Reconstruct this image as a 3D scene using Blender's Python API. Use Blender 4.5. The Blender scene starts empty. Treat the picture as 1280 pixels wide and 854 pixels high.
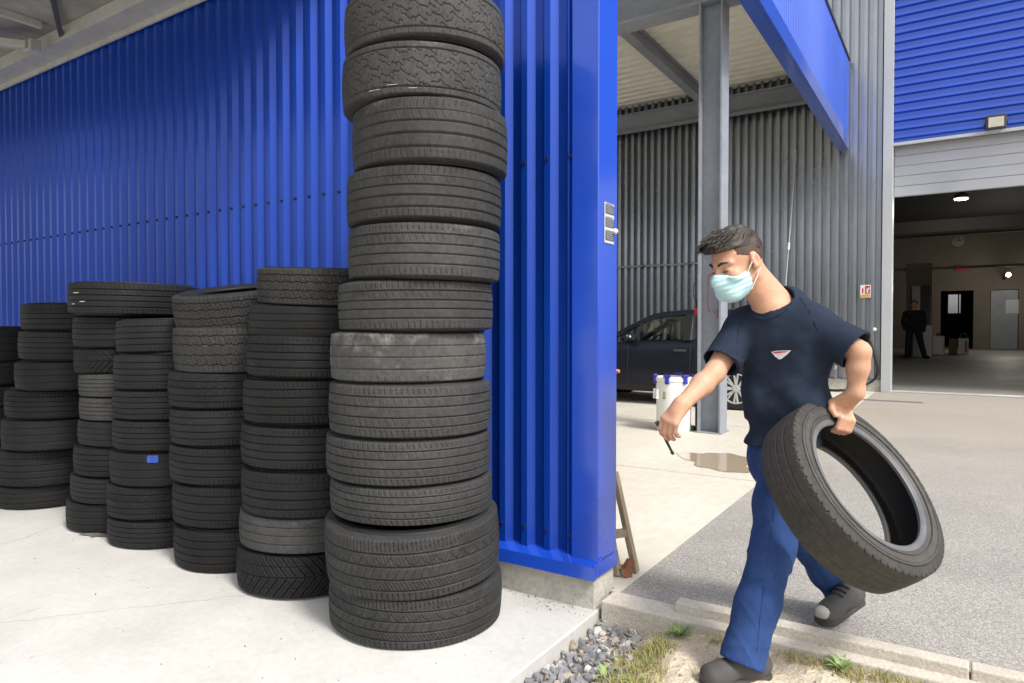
import bpy, bmesh, math, random
import numpy as np
from mathutils import Vector, Matrix
R_ = math.radians
C = bpy.context.scene.collection
scene = bpy.context.scene
rng = random.Random(7)

# ------------------------------------------------------------------ camera
CAM_Z = 1.13
PITCH = -1.07
YAW = 33.0
cd = bpy.data.cameras.new('camera')
cam = bpy.data.objects.new('camera', cd); C.objects.link(cam)
cam.location = (0, 0, CAM_Z)
cam.rotation_euler = (R_(90 + PITCH), 0, R_(YAW))
cd.lens = 24; cd.sensor_width = 36; cd.clip_start = 0.05; cd.clip_end = 3000
scene.camera = cam
FPX = 24 / 36 * 1280
_rot = cam.rotation_euler.to_matrix()
AR = Vector((math.cos(R_(YAW)), math.sin(R_(YAW)), 0))     # right of the view
AD = Vector((-math.sin(R_(YAW)), math.cos(R_(YAW)), 0))    # away along the view
AU = Vector((0, 0, 1))

def ray(px, py):
    return _rot @ Vector(((px - 640) / FPX, -(py - 427) / FPX, -1.0))
def atz(px, py, z=0.0):
    d = ray(px, py); t = (z - CAM_Z) / d.z
    return Vector((0, 0, CAM_Z)) + d * t
def aty(px, py, y):
    d = ray(px, py); return Vector((0, 0, CAM_Z)) + d * (y / d.y)
def atx(px, py, x):
    d = ray(px, py); return Vector((0, 0, CAM_Z)) + d * (x / d.x)
def atd(px, py, dep):
    d = ray(px, py); return Vector((0, 0, CAM_Z)) + d * (dep / d.dot(AD))
def cv(r, u, d):
    return AR * r + AU * u + AD * d

# ------------------------------------------------------------------ materials
def new_mat(name):
    m = bpy.data.materials.new(name); m.use_nodes = True
    nt = m.node_tree; b = nt.nodes['Principled BSDF']
    return m, nt, b
def N(nt, kind, **kw):
    n = nt.nodes.new(kind)
    for k, v in kw.items():
        if k.startswith('i_'):
            n.inputs[k[2:].replace('_', ' ')].default_value = v
        else:
            setattr(n, k, v)
    return n
def L(nt, a, b): nt.links.new(a, b)
def c4(c): return (c[0], c[1], c[2], 1)

def pmat(name, c1, c2=None, scale=5, rough=.6, r2=None, bump=0, bscale=None, metal=0, spec=.5, stretch=(1, 1, 1),
         detail=6, lo=.35, hi=.65, fine=None, coat=0, rand=0, coords='Object', fleck=None):
    m, nt, b = new_mat(name)
    tc = N(nt, 'ShaderNodeTexCoord')
    mp = N(nt, 'ShaderNodeMapping'); mp.inputs['Scale'].default_value = stretch
    L(nt, tc.outputs[coords], mp.inputs['Vector'])
    b.inputs['Metallic'].default_value = metal
    b.inputs['Specular IOR Level'].default_value = spec
    b.inputs['Coat Weight'].default_value = coat
    b.inputs['Coat Roughness'].default_value = .12
    b.inputs['Roughness'].default_value = rough
    if c2 is None: c2 = tuple(x * .8 for x in c1)
    n1 = N(nt, 'ShaderNodeTexNoise'); n1.inputs['Scale'].default_value = scale; n1.inputs['Detail'].default_value = detail
    n1.inputs['Roughness'].default_value = .6
    L(nt, mp.outputs[0], n1.inputs['Vector'])
    cr = N(nt, 'ShaderNodeValToRGB')
    cr.color_ramp.elements[0].position = lo; cr.color_ramp.elements[1].position = hi
    cr.color_ramp.elements[0].color = c4(c1); cr.color_ramp.elements[1].color = c4(c2)
    L(nt, n1.outputs['Fac'], cr.inputs['Fac'])
    col = cr.outputs['Color']
    if fine:
        fs, fa = fine
        n2 = N(nt, 'ShaderNodeTexNoise'); n2.inputs['Scale'].default_value = fs; n2.inputs['Detail'].default_value = 3
        L(nt, mp.outputs[0], n2.inputs['Vector'])
        mr = N(nt, 'ShaderNodeMapRange'); mr.inputs[1].default_value = .3; mr.inputs[2].default_value = .7
        mr.inputs[3].default_value = 1 - fa; mr.inputs[4].default_value = 1 + fa
        L(nt, n2.outputs['Fac'], mr.inputs[0])
        mx = N(nt, 'ShaderNodeMix', data_type='RGBA', blend_type='MULTIPLY'); mx.inputs[0].default_value = 1
        L(nt, col, mx.inputs[6]); L(nt, mr.outputs[0], mx.inputs[7]); col = mx.outputs[2]
    if fleck:                                          # scattered marks (scuffs, dirt): scale, threshold, colour
        fs, th, fc = fleck
        n3 = N(nt, 'ShaderNodeTexNoise'); n3.inputs['Scale'].default_value = fs; n3.inputs['Detail'].default_value = 8
        n3.inputs['Roughness'].default_value = .7
        L(nt, mp.outputs[0], n3.inputs['Vector'])
        mr = N(nt, 'ShaderNodeMapRange'); mr.inputs[1].default_value = th; mr.inputs[2].default_value = th + .1
        L(nt, n3.outputs['Fac'], mr.inputs[0])
        mx = N(nt, 'ShaderNodeMix', data_type='RGBA'); L(nt, mr.outputs[0], mx.inputs[0])
        L(nt, col, mx.inputs[6]); mx.inputs[7].default_value = c4(fc); col = mx.outputs[2]
    if rand:
        oi = N(nt, 'ShaderNodeObjectInfo')
        mr = N(nt, 'ShaderNodeMapRange'); mr.inputs[3].default_value = 1 - rand; mr.inputs[4].default_value = 1 + rand
        L(nt, oi.outputs['Random'], mr.inputs[0])
        mx = N(nt, 'ShaderNodeMix', data_type='RGBA', blend_type='MULTIPLY'); mx.inputs[0].default_value = 1
        L(nt, col, mx.inputs[6]); L(nt, mr.outputs[0], mx.inputs[7]); col = mx.outputs[2]
    L(nt, col, b.inputs['Base Color'])
    if r2 is not None:
        mr = N(nt, 'ShaderNodeMapRange'); mr.inputs[1].default_value = .3; mr.inputs[2].default_value = .7
        mr.inputs[3].default_value = rough; mr.inputs[4].default_value = r2
        L(nt, n1.outputs['Fac'], mr.inputs[0]); L(nt, mr.outputs[0], b.inputs['Roughness'])
    if bump:
        n4 = N(nt, 'ShaderNodeTexNoise'); n4.inputs['Scale'].default_value = bscale or scale * 8; n4.inputs['Detail'].default_value = 4
        L(nt, mp.outputs[0], n4.inputs['Vector'])
        bp = N(nt, 'ShaderNodeBump'); bp.inputs['Strength'].default_value = bump; bp.inputs['Distance'].default_value = .01
        L(nt, n4.outputs['Fac'], bp.inputs['Height']); L(nt, bp.outputs[0], b.inputs['Normal'])
    return m

M = {}
M['blue'] = pmat('blue_painted_steel', (.004, .052, .40), (.0035, .044, .345), .9, .20, .28, spec=.4, metal=.22, coat=.09, fleck=(22, .74, (.10, .16, .45)), stretch=(1, 1, .35), bump=.05, bscale=4)
M['blue_far'] = pmat('blue_door_header', (.018, .095, .58), (.015, .080, .50), .6, .30, metal=.2, coat=1.0)
M['blue_trim'] = pmat('blue_trim_paint', (.011, .068, .52), (.009, .058, .46), 1.2, .22, .30, coat=1.0, fleck=(30, .75, (.2, .26, .6)))
M['grey_clad'] = pmat('grey_cladding_steel', (.45, .47, .505), (.39, .41, .44), .7, .24, .32, metal=.9, stretch=(1, 1, .3), fine=(9, .06))
M['trim_grey'] = pmat('pale_grey_trim', (.50, .52, .54), (.45, .47, .49), 1, .4)
M['steel'] = pmat('grey_painted_steel', (.27, .29, .325), (.22, .24, .275), 1.4, .45, .55, fine=(14, .08), fleck=(9, .70, (.24, .25, .26)))
M['steel_dark'] = pmat('dark_steel', (.06, .062, .065), (.045, .047, .05), 1.4, .5)
M['deck'] = pmat('cream_roof_sheet', (.80, .78, .70), (.70, .68, .60), .8, .55, fine=(6, .06))
M['canopy'] = pmat('dirty_grey_panel', (.31, .305, .275), (.19, .185, .16), 1.7, .6, fine=(11, .12), fleck=(5, .62, (.14, .14, .11)))
M['canopy_beam'] = pmat('pale_galvanised', (.46, .46, .44), (.38, .38, .36), 2.2, .5, fine=(16, .08))
M['slab'] = pmat('pale_concrete_slab', (.545, .535, .515), (.47, .46, .44), 1.6, .8, bump=.12, bscale=90, fine=(40, .05), fleck=(2.6, .66, (.40, .385, .36)), coords='Object')
M['slab_edge'] = pmat('rough_concrete', (.52, .50, .44), (.42, .40, .35), 6, .85, bump=.4, bscale=60, fine=(45, .14), fleck=(8, .62, (.24, .225, .18)))
M['kerb'] = pmat('weathered_kerb', (.56, .52, .45), (.45, .41, .35), 5, .85, bump=.35, bscale=90, fine=(120, .16), fleck=(7, .62, (.25, .225, .17)))
M['apron'] = pmat('cream_concrete_apron', (.56, .53, .46), (.45, .42, .36), .8, .72, bump=.12, bscale=50, fine=(18, .06), fleck=(1.1, .60, (.36, .335, .28)), stretch=(1, .45, 1))
M['soil'] = pmat('dry_sandy_soil', (.62, .54, .42), (.50, .42, .31), 4.5, .95, bump=.9, bscale=55, fine=(130, .28), fleck=(16, .60, (.68, .62, .52)))
M['yard'] = pmat('yard_ground', (.40, .37, .32), (.32, .30, .26), .3, .95)
M['stone'] = pmat('crushed_stone', (.26, .26, .27), (.15, .152, .165), 9, .8, bump=.4, bscale=70, fine=(90, .15))
M['wood'] = pmat('weathered_wood', (.36, .28, .19), (.24, .18, .12), 6, .8, stretch=(9, 9, .8), fine=(60, .12), bump=.3, bscale=60)
M['white'] = pmat('white_plastic', (.80, .79, .76), (.72, .71, .68), 3, .4, fleck=(7, .68, (.55, .53, .47)))
M['cap_blue'] = pmat('blue_plastic', (.03, .035, .34), None, 5, .4)
M['leaf_tag'] = pmat('printed_label', (.50, .46, .22), (.16, .22, .14), 40, .5)
M['black'] = pmat('black_rubber', (.012, .012, .013), None, 5, .5)
M['car'] = pmat('dark_navy_carpaint', (.005, .0065, .014), (.006, .008, .017), 1.5, .3, .4, coat=.15, spec=.3)
M['car_trim'] = pmat('black_trim', (.008, .008, .009), None, 4, .5)
M['alloy'] = pmat('silver_alloy', (.62, .62, .63), (.55, .55, .56), 4, .35, metal=.5)
M['seat'] = pmat('grey_seat_cloth', (.05, .05, .055), (.03, .03, .035), 9, .9)
M['red'] = pmat('red_plastic', (.55, .03, .05), None, 5, .45)
M['green'] = pmat('green_plastic', (.05, .35, .22), None, 5, .45)
M['yellow'] = pmat('yellow_sign', (.75, .42, .06), None, 5, .5)
M['sign_white'] = pmat('white_sign', (.78, .77, .76), (.72, .71, .7), 5, .5)
M['sign_grey'] = pmat('faded_notice', (.085, .085, .083), (.06, .06, .059), 25, .5, fine=(160, .3))
M['orange'] = pmat('orange_plastic', (.75, .30, .14), None, 5, .5)
M['leaf_brown'] = pmat('dead_leaf', (.22, .085, .035), (.15, .055, .025), 30, .8)
M['interior'] = pmat('workshop_wall', (.20, .17, .135), (.16, .135, .105), .7, .8)
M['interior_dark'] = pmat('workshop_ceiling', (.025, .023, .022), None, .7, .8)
M['interior_floor'] = pmat('workshop_floor', (.24, .225, .205), (.19, .178, .16), .5, .5, .62)
M['cabinet'] = pmat('beige_cabinet', (.32, .26, .20), None, 1, .6)
M['carton'] = pmat('cardboard', (.22, .15, .085), None, 6, .8)
M['curtain'] = pmat('silver_door_panel', (.50, .515, .535), (.45, .465, .485), .8, .4, metal=.2, stretch=(.4, 1, 3))
M['rod'] = pmat('pale_grey_rod', (.5, .5, .5), None, 2, .5)
M['chalk'] = pmat('chalk', (.55, .54, .52), (.4, .39, .38), 60, .9)
M['sticker'] = pmat('blue_sticker', (.014, .05, .30), (.03, .08, .36), 40, .5)
M['grass'] = pmat('grass_blade', (.22, .24, .07), (.42, .35, .15), 9, .7)
M['weed'] = pmat('weed_leaf', (.16, .27, .07), (.24, .34, .12), 12, .6)
M['lamp_grey'] = pmat('floodlight_body', (.05, .05, .045), None, 6, .5)
M['lamp_glass'] = pmat('floodlight_lens', (.6, .56, .45), (.5, .47, .38), 10, .25)
M['silhouette'] = pmat('dark_work_clothes', (.012, .012, .014), None, 6, .9)

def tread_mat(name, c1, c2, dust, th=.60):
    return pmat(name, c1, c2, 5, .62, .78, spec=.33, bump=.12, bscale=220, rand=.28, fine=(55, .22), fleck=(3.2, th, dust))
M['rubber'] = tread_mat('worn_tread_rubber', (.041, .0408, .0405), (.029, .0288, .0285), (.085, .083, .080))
M['rubber_dark'] = tread_mat('shaded_tread_rubber', (.0085, .0085, .009), (.006, .006, .0064), (.022, .022, .021), .66)  # darker copy for the stacks under the canopy, their shade put into colour
M['rubber_carried'] = tread_mat('brownish_tread_rubber', (.047, .044, .040), (.036, .0335, .031), (.075, .070, .064), .62)
M['rubber_dusty'] = tread_mat('dusty_tread_rubber', (.075, .074, .072), (.050, .050, .049), (.17, .165, .155), .54)
M['casing'] = pmat('sidewall_rubber', (.013, .013, .014), (.009, .009, .010), 5, .55, .7, spec=.4, rand=.2, fine=(40, .15))
M['casing_worn'] = pmat('sidewall_rubber_brownish', (.060, .057, .053), (.044, .041, .038), 7, .55, .7, spec=.45, fine=(40, .15), fleck=(8, .64, (.10, .095, .085)))
M['bead'] = pmat('pale_bead', (.13, .133, .14), (.085, .087, .092), 9, .45)  # pale bead band; its bright reflection is put into the colour too
M['liner'] = pmat('inner_liner', (.012, .012, .012), None, 9, .55)

M['soil_dark'] = pmat('dark_grit', (.24, .21, .175), (.15, .13, .11), 30, .9)
M['scrap'] = pmat('dirty_scrap', (.16, .155, .145), (.09, .085, .08), 22, .8)
def asphalt_mat():
    m, nt, b = new_mat('weathered_asphalt')
    tc = N(nt, 'ShaderNodeTexCoord')
    vo = N(nt, 'ShaderNodeTexVoronoi'); vo.inputs['Scale'].default_value = 250
    L(nt, tc.outputs['Object'], vo.inputs['Vector'])
    sx = N(nt, 'ShaderNodeSeparateColor'); L(nt, vo.outputs['Color'], sx.inputs[0])
    cr = N(nt, 'ShaderNodeValToRGB'); e = cr.color_ramp.elements
    e[0].position = 0; e[0].color = (.17, .160, .150, 1); e[1].position = 1; e[1].color = (.49, .465, .435, 1)
    for p, c in ((.35, (.265, .25, .234, 1)), (.7, (.345, .327, .305, 1))):
        x = e.new(p); x.color = c
    L(nt, sx.outputs[0], cr.inputs['Fac'])
    n1 = N(nt, 'ShaderNodeTexNoise'); n1.inputs['Scale'].default_value = .55; n1.inputs['Detail'].default_value = 8; n1.inputs['Roughness'].default_value = .65
    L(nt, tc.outputs['Object'], n1.inputs['Vector'])
    mr = N(nt, 'ShaderNodeMapRange'); mr.inputs[1].default_value = .3; mr.inputs[2].default_value = .7; mr.inputs[3].default_value = .78; mr.inputs[4].default_value = 1.18
    L(nt, n1.outputs['Fac'], mr.inputs[0])
    mx = N(nt, 'ShaderNodeMix', data_type='RGBA', blend_type='MULTIPLY'); mx.inputs[0].default_value = 1
    L(nt, cr.outputs[0], mx.inputs[6]); L(nt, mr.outputs[0], mx.inputs[7])
    # pale dusty film towards the building: a real change of surface, with a ragged edge
    sep = N(nt, 'ShaderNodeSeparateXYZ'); L(nt, tc.outputs['Object'], sep.inputs[0])
    ad = N(nt, 'ShaderNodeMath', operation='MULTIPLY_ADD'); L(nt, n1.outputs['Fac'], ad.inputs[0]); ad.inputs[1].default_value = 5
    L(nt, sep.outputs[1], ad.inputs[2])
    m2 = N(nt, 'ShaderNodeMapRange'); m2.inputs[1].default_value = 7.0; m2.inputs[2].default_value = 11.5; m2.inputs[3].default_value = 0; m2.inputs[4].default_value = .62
    L(nt, ad.outputs[0], m2.inputs[0])
    mx2 = N(nt, 'ShaderNodeMix', data_type='RGBA'); L(nt, m2.outputs[0], mx2.inputs[0]); L(nt, mx.outputs[2], mx2.inputs[6])
    mx2.inputs[7].default_value = (.35, .31, .255, 1)
    L(nt, mx2.outputs[2], b.inputs['Base Color'])
    b.inputs['Roughness'].default_value = .85; b.inputs['Specular IOR Level'].default_value = .3
    bp = N(nt, 'ShaderNodeBump'); bp.inputs['Strength'].default_value = .5; bp.inputs['Distance'].default_value = .004
    L(nt, sx.outputs[1], bp.inputs['Height']); L(nt, bp.outputs[0], b.inputs['Normal'])
    return m
M['asphalt'] = asphalt_mat()

def glass_mat(name, tint=(.8, .85, .85), mixf=.12):
    m, nt, b = new_mat(name)
    nt.nodes.remove(b)
    out = nt.nodes['Material Output']
    t = N(nt, 'ShaderNodeBsdfTransparent'); t.inputs[0].default_value = c4(tint)
    g = N(nt, 'ShaderNodeBsdfGlossy'); g.inputs['Roughness'].default_value = .03
    fr = N(nt, 'ShaderNodeFresnel'); fr.inputs[0].default_value = 1.5
    mx = N(nt, 'ShaderNodeMixShader'); L(nt, fr.outputs[0], mx.inputs[0]); L(nt, t.outputs[0], mx.inputs[1]); L(nt, g.outputs[0], mx.inputs[2])
    L(nt, mx.outputs[0], out.inputs[0]); return m
M['glass'] = glass_mat('window_glass', (.97, .98, .98))
M['car_glass'] = glass_mat('tinted_car_glass', (.62, .68, .66))

def emit_mat(name, col, s):
    m, nt, b = new_mat(name)
    b.inputs['Base Color'].default_value = c4(col); b.inputs['Emission Color'].default_value = c4(col); b.inputs['Emission Strength'].default_value = s
    return m
M['lamp_on'] = emit_mat('lit_lamp', (1, .95, .86), .4)

def age_slab(m):
    nt = m.node_tree; b = nt.nodes['Principled BSDF']; src = b.inputs['Base Color'].links[0].from_socket
    tc = N(nt, 'ShaderNodeTexCoord')
    def layer(col, mask, tint):
        mx = N(nt, 'ShaderNodeMix', data_type='RGBA'); L(nt, mask, mx.inputs[0]); L(nt, col, mx.inputs[6]); mx.inputs[7].default_value = c4(tint); return mx.outputs[2]
    def ns(scale, lo, hi, amp, det=6, stretch=(1, 1, 1)):
        mp = N(nt, 'ShaderNodeMapping'); mp.inputs['Scale'].default_value = stretch; L(nt, tc.outputs['Object'], mp.inputs[0])
        n = N(nt, 'ShaderNodeTexNoise'); n.inputs['Scale'].default_value = scale; n.inputs['Detail'].default_value = det; n.inputs['Roughness'].default_value = .68
        L(nt, mp.outputs[0], n.inputs['Vector'])
        r = N(nt, 'ShaderNodeMapRange'); r.inputs[1].default_value = lo; r.inputs[2].default_value = hi; r.inputs[3].default_value = 0; r.inputs[4].default_value = amp
        L(nt, n.outputs['Fac'], r.inputs[0]); return r.outputs[0]
    c = layer(src, ns(26, .69, .74, .75, 3), (.24, .225, .20))
    c = layer(c, ns(7, .62, .70, .35, 8, (1, .35, 1)), (.30, .29, .275))
    c = layer(c, ns(.8, .50, .68, .45, 8), (.44, .425, .395))
    vo = N(nt, 'ShaderNodeTexVoronoi', feature='DISTANCE_TO_EDGE'); vo.inputs['Scale'].default_value = .55
    nw = N(nt, 'ShaderNodeTexNoise'); nw.inputs['Scale'].default_value = 2.2; nw.inputs['Detail'].default_value = 6
    L(nt, tc.outputs['Object'], nw.inputs['Vector'])
    ad = N(nt, 'ShaderNodeMix', data_type='RGBA'); ad.inputs[0].default_value = .22; L(nt, tc.outputs['Object'], ad.inputs[6]); L(nt, nw.outputs['Color'], ad.inputs[7])
    L(nt, ad.outputs[2], vo.inputs['Vector'])
    r = N(nt, 'ShaderNodeMapRange'); r.inputs[1].default_value = .0005; r.inputs[2].default_value = .0022; r.inputs[3].default_value = .55; r.inputs[4].default_value = 0
    L(nt, vo.outputs['Distance'], r.inputs[0])
    c = layer(c, r.outputs[0], (.25, .235, .21))
    L(nt, c, b.inputs['Base Color'])
age_slab(M['slab'])
def water_mat():
    m, nt, b = new_mat('brown_water')
    b.inputs['Base Color'].default_value = (.36, .285, .20, 1); b.inputs['Roughness'].default_value = .05  # brown reflection of the puddle put into its base colour
    b.inputs['Specular IOR Level'].default_value = .6
    return m
M['water'] = water_mat()

# ------------------------------------------------------------------ mesh tools
class MB:
    def __init__(s): s.v = []; s.f = []
    def add(s, vs, fs):
        o = len(s.v); s.v += [tuple(v) for v in vs]; s.f += [tuple(i + o for i in f) for f in fs]; return s
    def box(s, x0, x1, y0, y1, z0, z1, bev=0, M4=None, seg=2):
        if bev:
            bm = bmesh.new(); bmesh.ops.create_cube(bm, size=1)
            for v in bm.verts:
                v.co = Vector(((x0 + x1) / 2 + v.co.x * (x1 - x0), (y0 + y1) / 2 + v.co.y * (y1 - y0), (z0 + z1) / 2 + v.co.z * (z1 - z0)))
            bmesh.ops.bevel(bm, geom=list(bm.edges), offset=bev, segments=seg, affect='EDGES', profile=.5)
            bm.verts.index_update()
            vs = [v.co.copy() for v in bm.verts]; fs = [[v.index for v in f.verts] for f in bm.faces]; bm.free()
        else:
            vs = [Vector((x, y, z)) for x in (x0, x1) for y in (y0, y1) for z in (z0, z1)]
            fs = [(0, 1, 3, 2), (4, 6, 7, 5), (0, 4, 5, 1), (2, 3, 7, 6), (0, 2, 6, 4), (1, 5, 7, 3)]
        if M4 is not None: vs = [M4 @ v for v in vs]
        return s.add(vs, fs)
    def beam(s, a, b, w, h, up=Vector((0, 0, 1)), bev=0):
        a = Vector(a); b = Vector(b); d = (b - a); l = d.length; d.normalize()
        sx = d.cross(up); sx.normalize(); uz = sx.cross(d)
        m4 = Matrix((( sx.x, d.x, uz.x, a.x), (sx.y, d.y, uz.y, a.y), (sx.z, d.z, uz.z, a.z), (0, 0, 0, 1)))
        return s.box(-w / 2, w / 2, 0, l, -h / 2, h / 2, bev, m4)
    def lathe(s, prof, n=32, origin=(0, 0, 0), axis=(0, 0, 1), close=False):
        ax = Vector(axis).normalized(); t = Vector((1, 0, 0)) if abs(ax.x) < .9 else Vector((0, 1, 0))
        e1 = ax.cross(t).normalized(); e2 = ax.cross(e1); o = Vector(origin)
        vs = []; k = len(prof)
        for i in range(n):
            a = 2 * math.pi * i / n
            for r, z in prof: vs.append(o + (e1 * math.cos(a) + e2 * math.sin(a)) * r + ax * z)
        fs = []
        for i in range(n):
            j = (i + 1) % n
            for q in range(k if close else k - 1):
                q2 = (q + 1) % k
                fs.append((i * k + q, j * k + q, j * k + q2, i * k + q2))
        return s.add(vs, fs)
    def cyl(s, a, b, r, r2=None, n=16):
        a = Vector(a); b = Vector(b); r2 = r if r2 is None else r2
        return s.lathe([(1e-5, 0), (r, 0), (r2, (b - a).length), (1e-5, (b - a).length)], n, a, b - a)
    def ball(s, c, r, n=16, m=10, sc=(1, 1, 1)):
        c = Vector(c); vs = []; fs = []
        for i in range(m + 1):
            t = math.pi * i / m
            for j in range(n):
                p = 2 * math.pi * j / n
                vs.append(c + Vector((r * sc[0] * math.sin(t) * math.cos(p), r * sc[1] * math.sin(t) * math.sin(p), r * sc[2] * math.cos(t))))
        for i in range(m):
            for j in range(n):
                k = (j + 1) % n
                fs.append((i * n + j, (i + 1) * n + j, (i + 1) * n + k, i * n + k))
        return s.add(vs, fs)
    def tube(s, pts, r, n=8, sm=6, rs=None):
        P = [Vector(p) for p in pts]
        if sm > 1 and len(P) > 2:
            Q = []; Rr = []
            for i in range(len(P) - 1):
                p0 = P[max(i - 1, 0)]; p1 = P[i]; p2 = P[i + 1]; p3 = P[min(i + 2, len(P) - 1)]
                for k in range(sm):
                    t = k / sm
                    Q.append(.5 * ((2 * p1) + (p2 - p0) * t + (2 * p0 - 5 * p1 + 4 * p2 - p3) * t * t + (3 * p1 - p0 - 3 * p2 + p3) * t ** 3))
                    if rs: Rr.append(rs[i] * (1 - t) + rs[i + 1] * t)
            Q.append(P[-1]); P = Q
            if rs: rs = Rr + [rs[-1]]
        vs = []; fs = []; prev = None
        for i, p in enumerate(P):
            d = (P[min(i + 1, len(P) - 1)] - P[max(i - 1, 0)]).normalized()
            if prev is None:
                t = Vector((0, 0, 1)) if abs(d.z) < .9 else Vector((1, 0, 0)); e1 = d.cross(t).normalized()
            else:
                e1 = (prev - d * prev.dot(d)).normalized()
            prev = e1; e2 = d.cross(e1); rr = rs[i] if rs else r
            for k in range(n):
                a = 2 * math.pi * k / n; vs.append(p + (e1 * math.cos(a) + e2 * math.sin(a)) * rr)
        for i in range(len(P) - 1):
            for k in range(n):
                k2 = (k + 1) % n; fs.append((i * n + k, i * n + k2, (i + 1) * n + k2, (i + 1) * n + k))
        fs.append(tuple(range(n - 1, -1, -1))); fs.append(tuple((len(P) - 1) * n + k for k in range(n)))
        return s.add(vs, fs)
    def extrude(s, poly, d, caps=True):               # poly: 3D points, d: vector
        n = len(poly); P = [Vector(p) for p in poly]; d = Vector(d)
        vs = P + [p + d for p in P]
        fs = [(i, (i + 1) % n, n + (i + 1) % n, n + i) for i in range(n)]
        if caps: fs += [tuple(range(n - 1, -1, -1)), tuple(range(n, 2 * n))]
        return s.add(vs, fs)
    def build(s, name, mat, parent=None, smooth=False, angle=35, origin=None):
        me = bpy.data.meshes.new(name)
        vs = s.v
        if origin is not None:
            o = Vector(origin); vs = [(v[0] - o.x, v[1] - o.y, v[2] - o.z) for v in vs]
        me.from_pydata(vs, [], s.f); me.update()
        bm = bmesh.new(); bm.from_mesh(me); bmesh.ops.recalc_face_normals(bm, faces=bm.faces); bm.to_mesh(me); bm.free()
        if smooth:
            for p in me.polygons: p.use_smooth = True
            try: me.set_sharp_from_angle(angle=R_(angle))
            except Exception: pass
        me.materials.append(mat)
        return link(name, me, parent, origin)
def link(name, me, parent=None, loc=None):
    o = bpy.data.objects.new(name, me); C.objects.link(o)
    if loc is not None: o.location = loc
    if parent is not None:
        o.parent = parent
        if loc is not None: o.location = Vector(loc) - parent.location
        else: o.location = -parent.location
        if parent.parent is not None:                  # sub-part: parents are unrotated empties or meshes at zero local offset
            o.location = -(parent.location + parent.parent.location) + (Vector(loc) if loc is not None else Vector((0, 0, 0)))
    return o
def tag(o, label=None, cat=None, group=None, kind=None):
    if label: o['label'] = label
    if cat: o['category'] = cat
    if group: o['group'] = group
    if kind: o['kind'] = kind
    return o
def thing(name, loc, label, cat, group=None):
    o = bpy.data.objects.new(name, None); C.objects.link(o); o.location = loc; o.empty_display_size = .1
    return tag(o, label, cat, group)
def np_mesh(name, V, F, mat, smooth=True):
    me = bpy.data.meshes.new(name)
    V = np.asarray(V, dtype=np.float32); F = np.asarray(F, dtype=np.int32)
    me.vertices.add(len(V)); me.vertices.foreach_set('co', V.ravel())
    k = F.shape[1]
    me.loops.add(F.size); me.loops.foreach_set('vertex_index', F.ravel())
    me.polygons.add(len(F)); me.polygons.foreach_set('loop_start', np.arange(0, F.size, k, dtype=np.int32))
    me.polygons.foreach_set('loop_total', np.full(len(F), k, dtype=np.int32))
    me.update(calc_edges=True); me.validate()
    if smooth: me.polygons.foreach_set('use_smooth', np.ones(len(me.polygons), dtype=bool))
    me.materials.append(mat)
    return me

# ------------------------------------------------------------------ levels and planes
Z_SLAB = -.04; Z_SOIL = -.12; Y_WALL = 2.60; X_CORNER = -1.235; Y_FAC = 13.9; X_APRON = -1.19

# ------------------------------------------------------------------ setting: grounds
def sheet(name, x0, x1, y0, y1, z, mat, nx=1, ny=1, fn=None):
    mb = MB(); vs = []; fs = []
    for i in range(nx + 1):
        for j in range(ny + 1):
            x = x0 + (x1 - x0) * i / nx; y = y0 + (y1 - y0) * j / ny
            vs.append((x, y, z + (fn(x, y) if fn else 0)))
    for i in range(nx):
        for j in range(ny):
            a = i * (ny + 1) + j; fs.append((a, a + ny + 1, a + ny + 2, a + 1))
    mb.add(vs, fs); return tag(mb.build(name, mat), kind='structure')

sheet('ground', -900, 900, -900, 900, -.30, M['yard'])
asp = sheet('asphalt_yard', X_APRON, 60, Y_WALL + .087, Y_FAC, 0, M['asphalt'])
# soil strip between slab and kerb, uneven
def soil_h(x, y):
    e = min(1, max(0, (Y_WALL - .02 - y) / .12))
    rise = min(1, max(0, (x + 1.12) / .34)); rise = rise * rise * (3 - 2 * rise) * .090
    return rise + e * (.012 * math.sin(x * 7.3 + 1.2 * math.sin(y * 5)) * math.cos(y * 6.1) + .010 * math.sin(x * 23 + y * 17))
sheet('soil', X_CORNER, 6, -3, Y_WALL - .005, Z_SOIL, M['soil'], 140, 110, soil_h)
mb = MB(); mb.box(-45, X_CORNER, -1.6, Y_WALL + .02, -.28, Z_SLAB, bev=.006)
slab = mb.build('concrete_slab', M['slab']); tag(slab, kind='structure')
mb = MB(); mb.box(-45, X_CORNER, Y_WALL + .13, Y_FAC, -.25, .0); mb.box(X_CORNER, X_APRON - .004, Y_WALL + .087, Y_FAC, -.25, .0)
tag(mb.build('concrete_apron', M['apron']), kind='structure')
# joint strip of the apron under the canopy (dark saw cut)
mb = MB()
for yy in (5.2, 8.0): mb.box(-30, X_APRON - .01, yy, yy + .010, .0, .0035)
tag(mb.build('apron_joints', M['slab_edge']), kind='structure')
# kerb: low concrete edging from the wall corner along the yard
mb = MB()
xk = X_CORNER + .012; kl = [xk, -.62, .38, 1.38, 2.4, 3.4, 5.0, 8.0]
for a, b in zip(kl[:-1], kl[1:]): mb.box(a + .003, b - .003, Y_WALL - .045, Y_WALL + .085, -.28, .004, bev=.006)
tag(mb.build('kerb', M['kerb']), kind='structure')
mb = MB(); mb.box(X_CORNER + .01, 8, Y_WALL + .08, Y_WALL + .225, -.28, -.012)
tag(mb.build('kerb_joint', M['slab_edge']), kind='structure')

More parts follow.
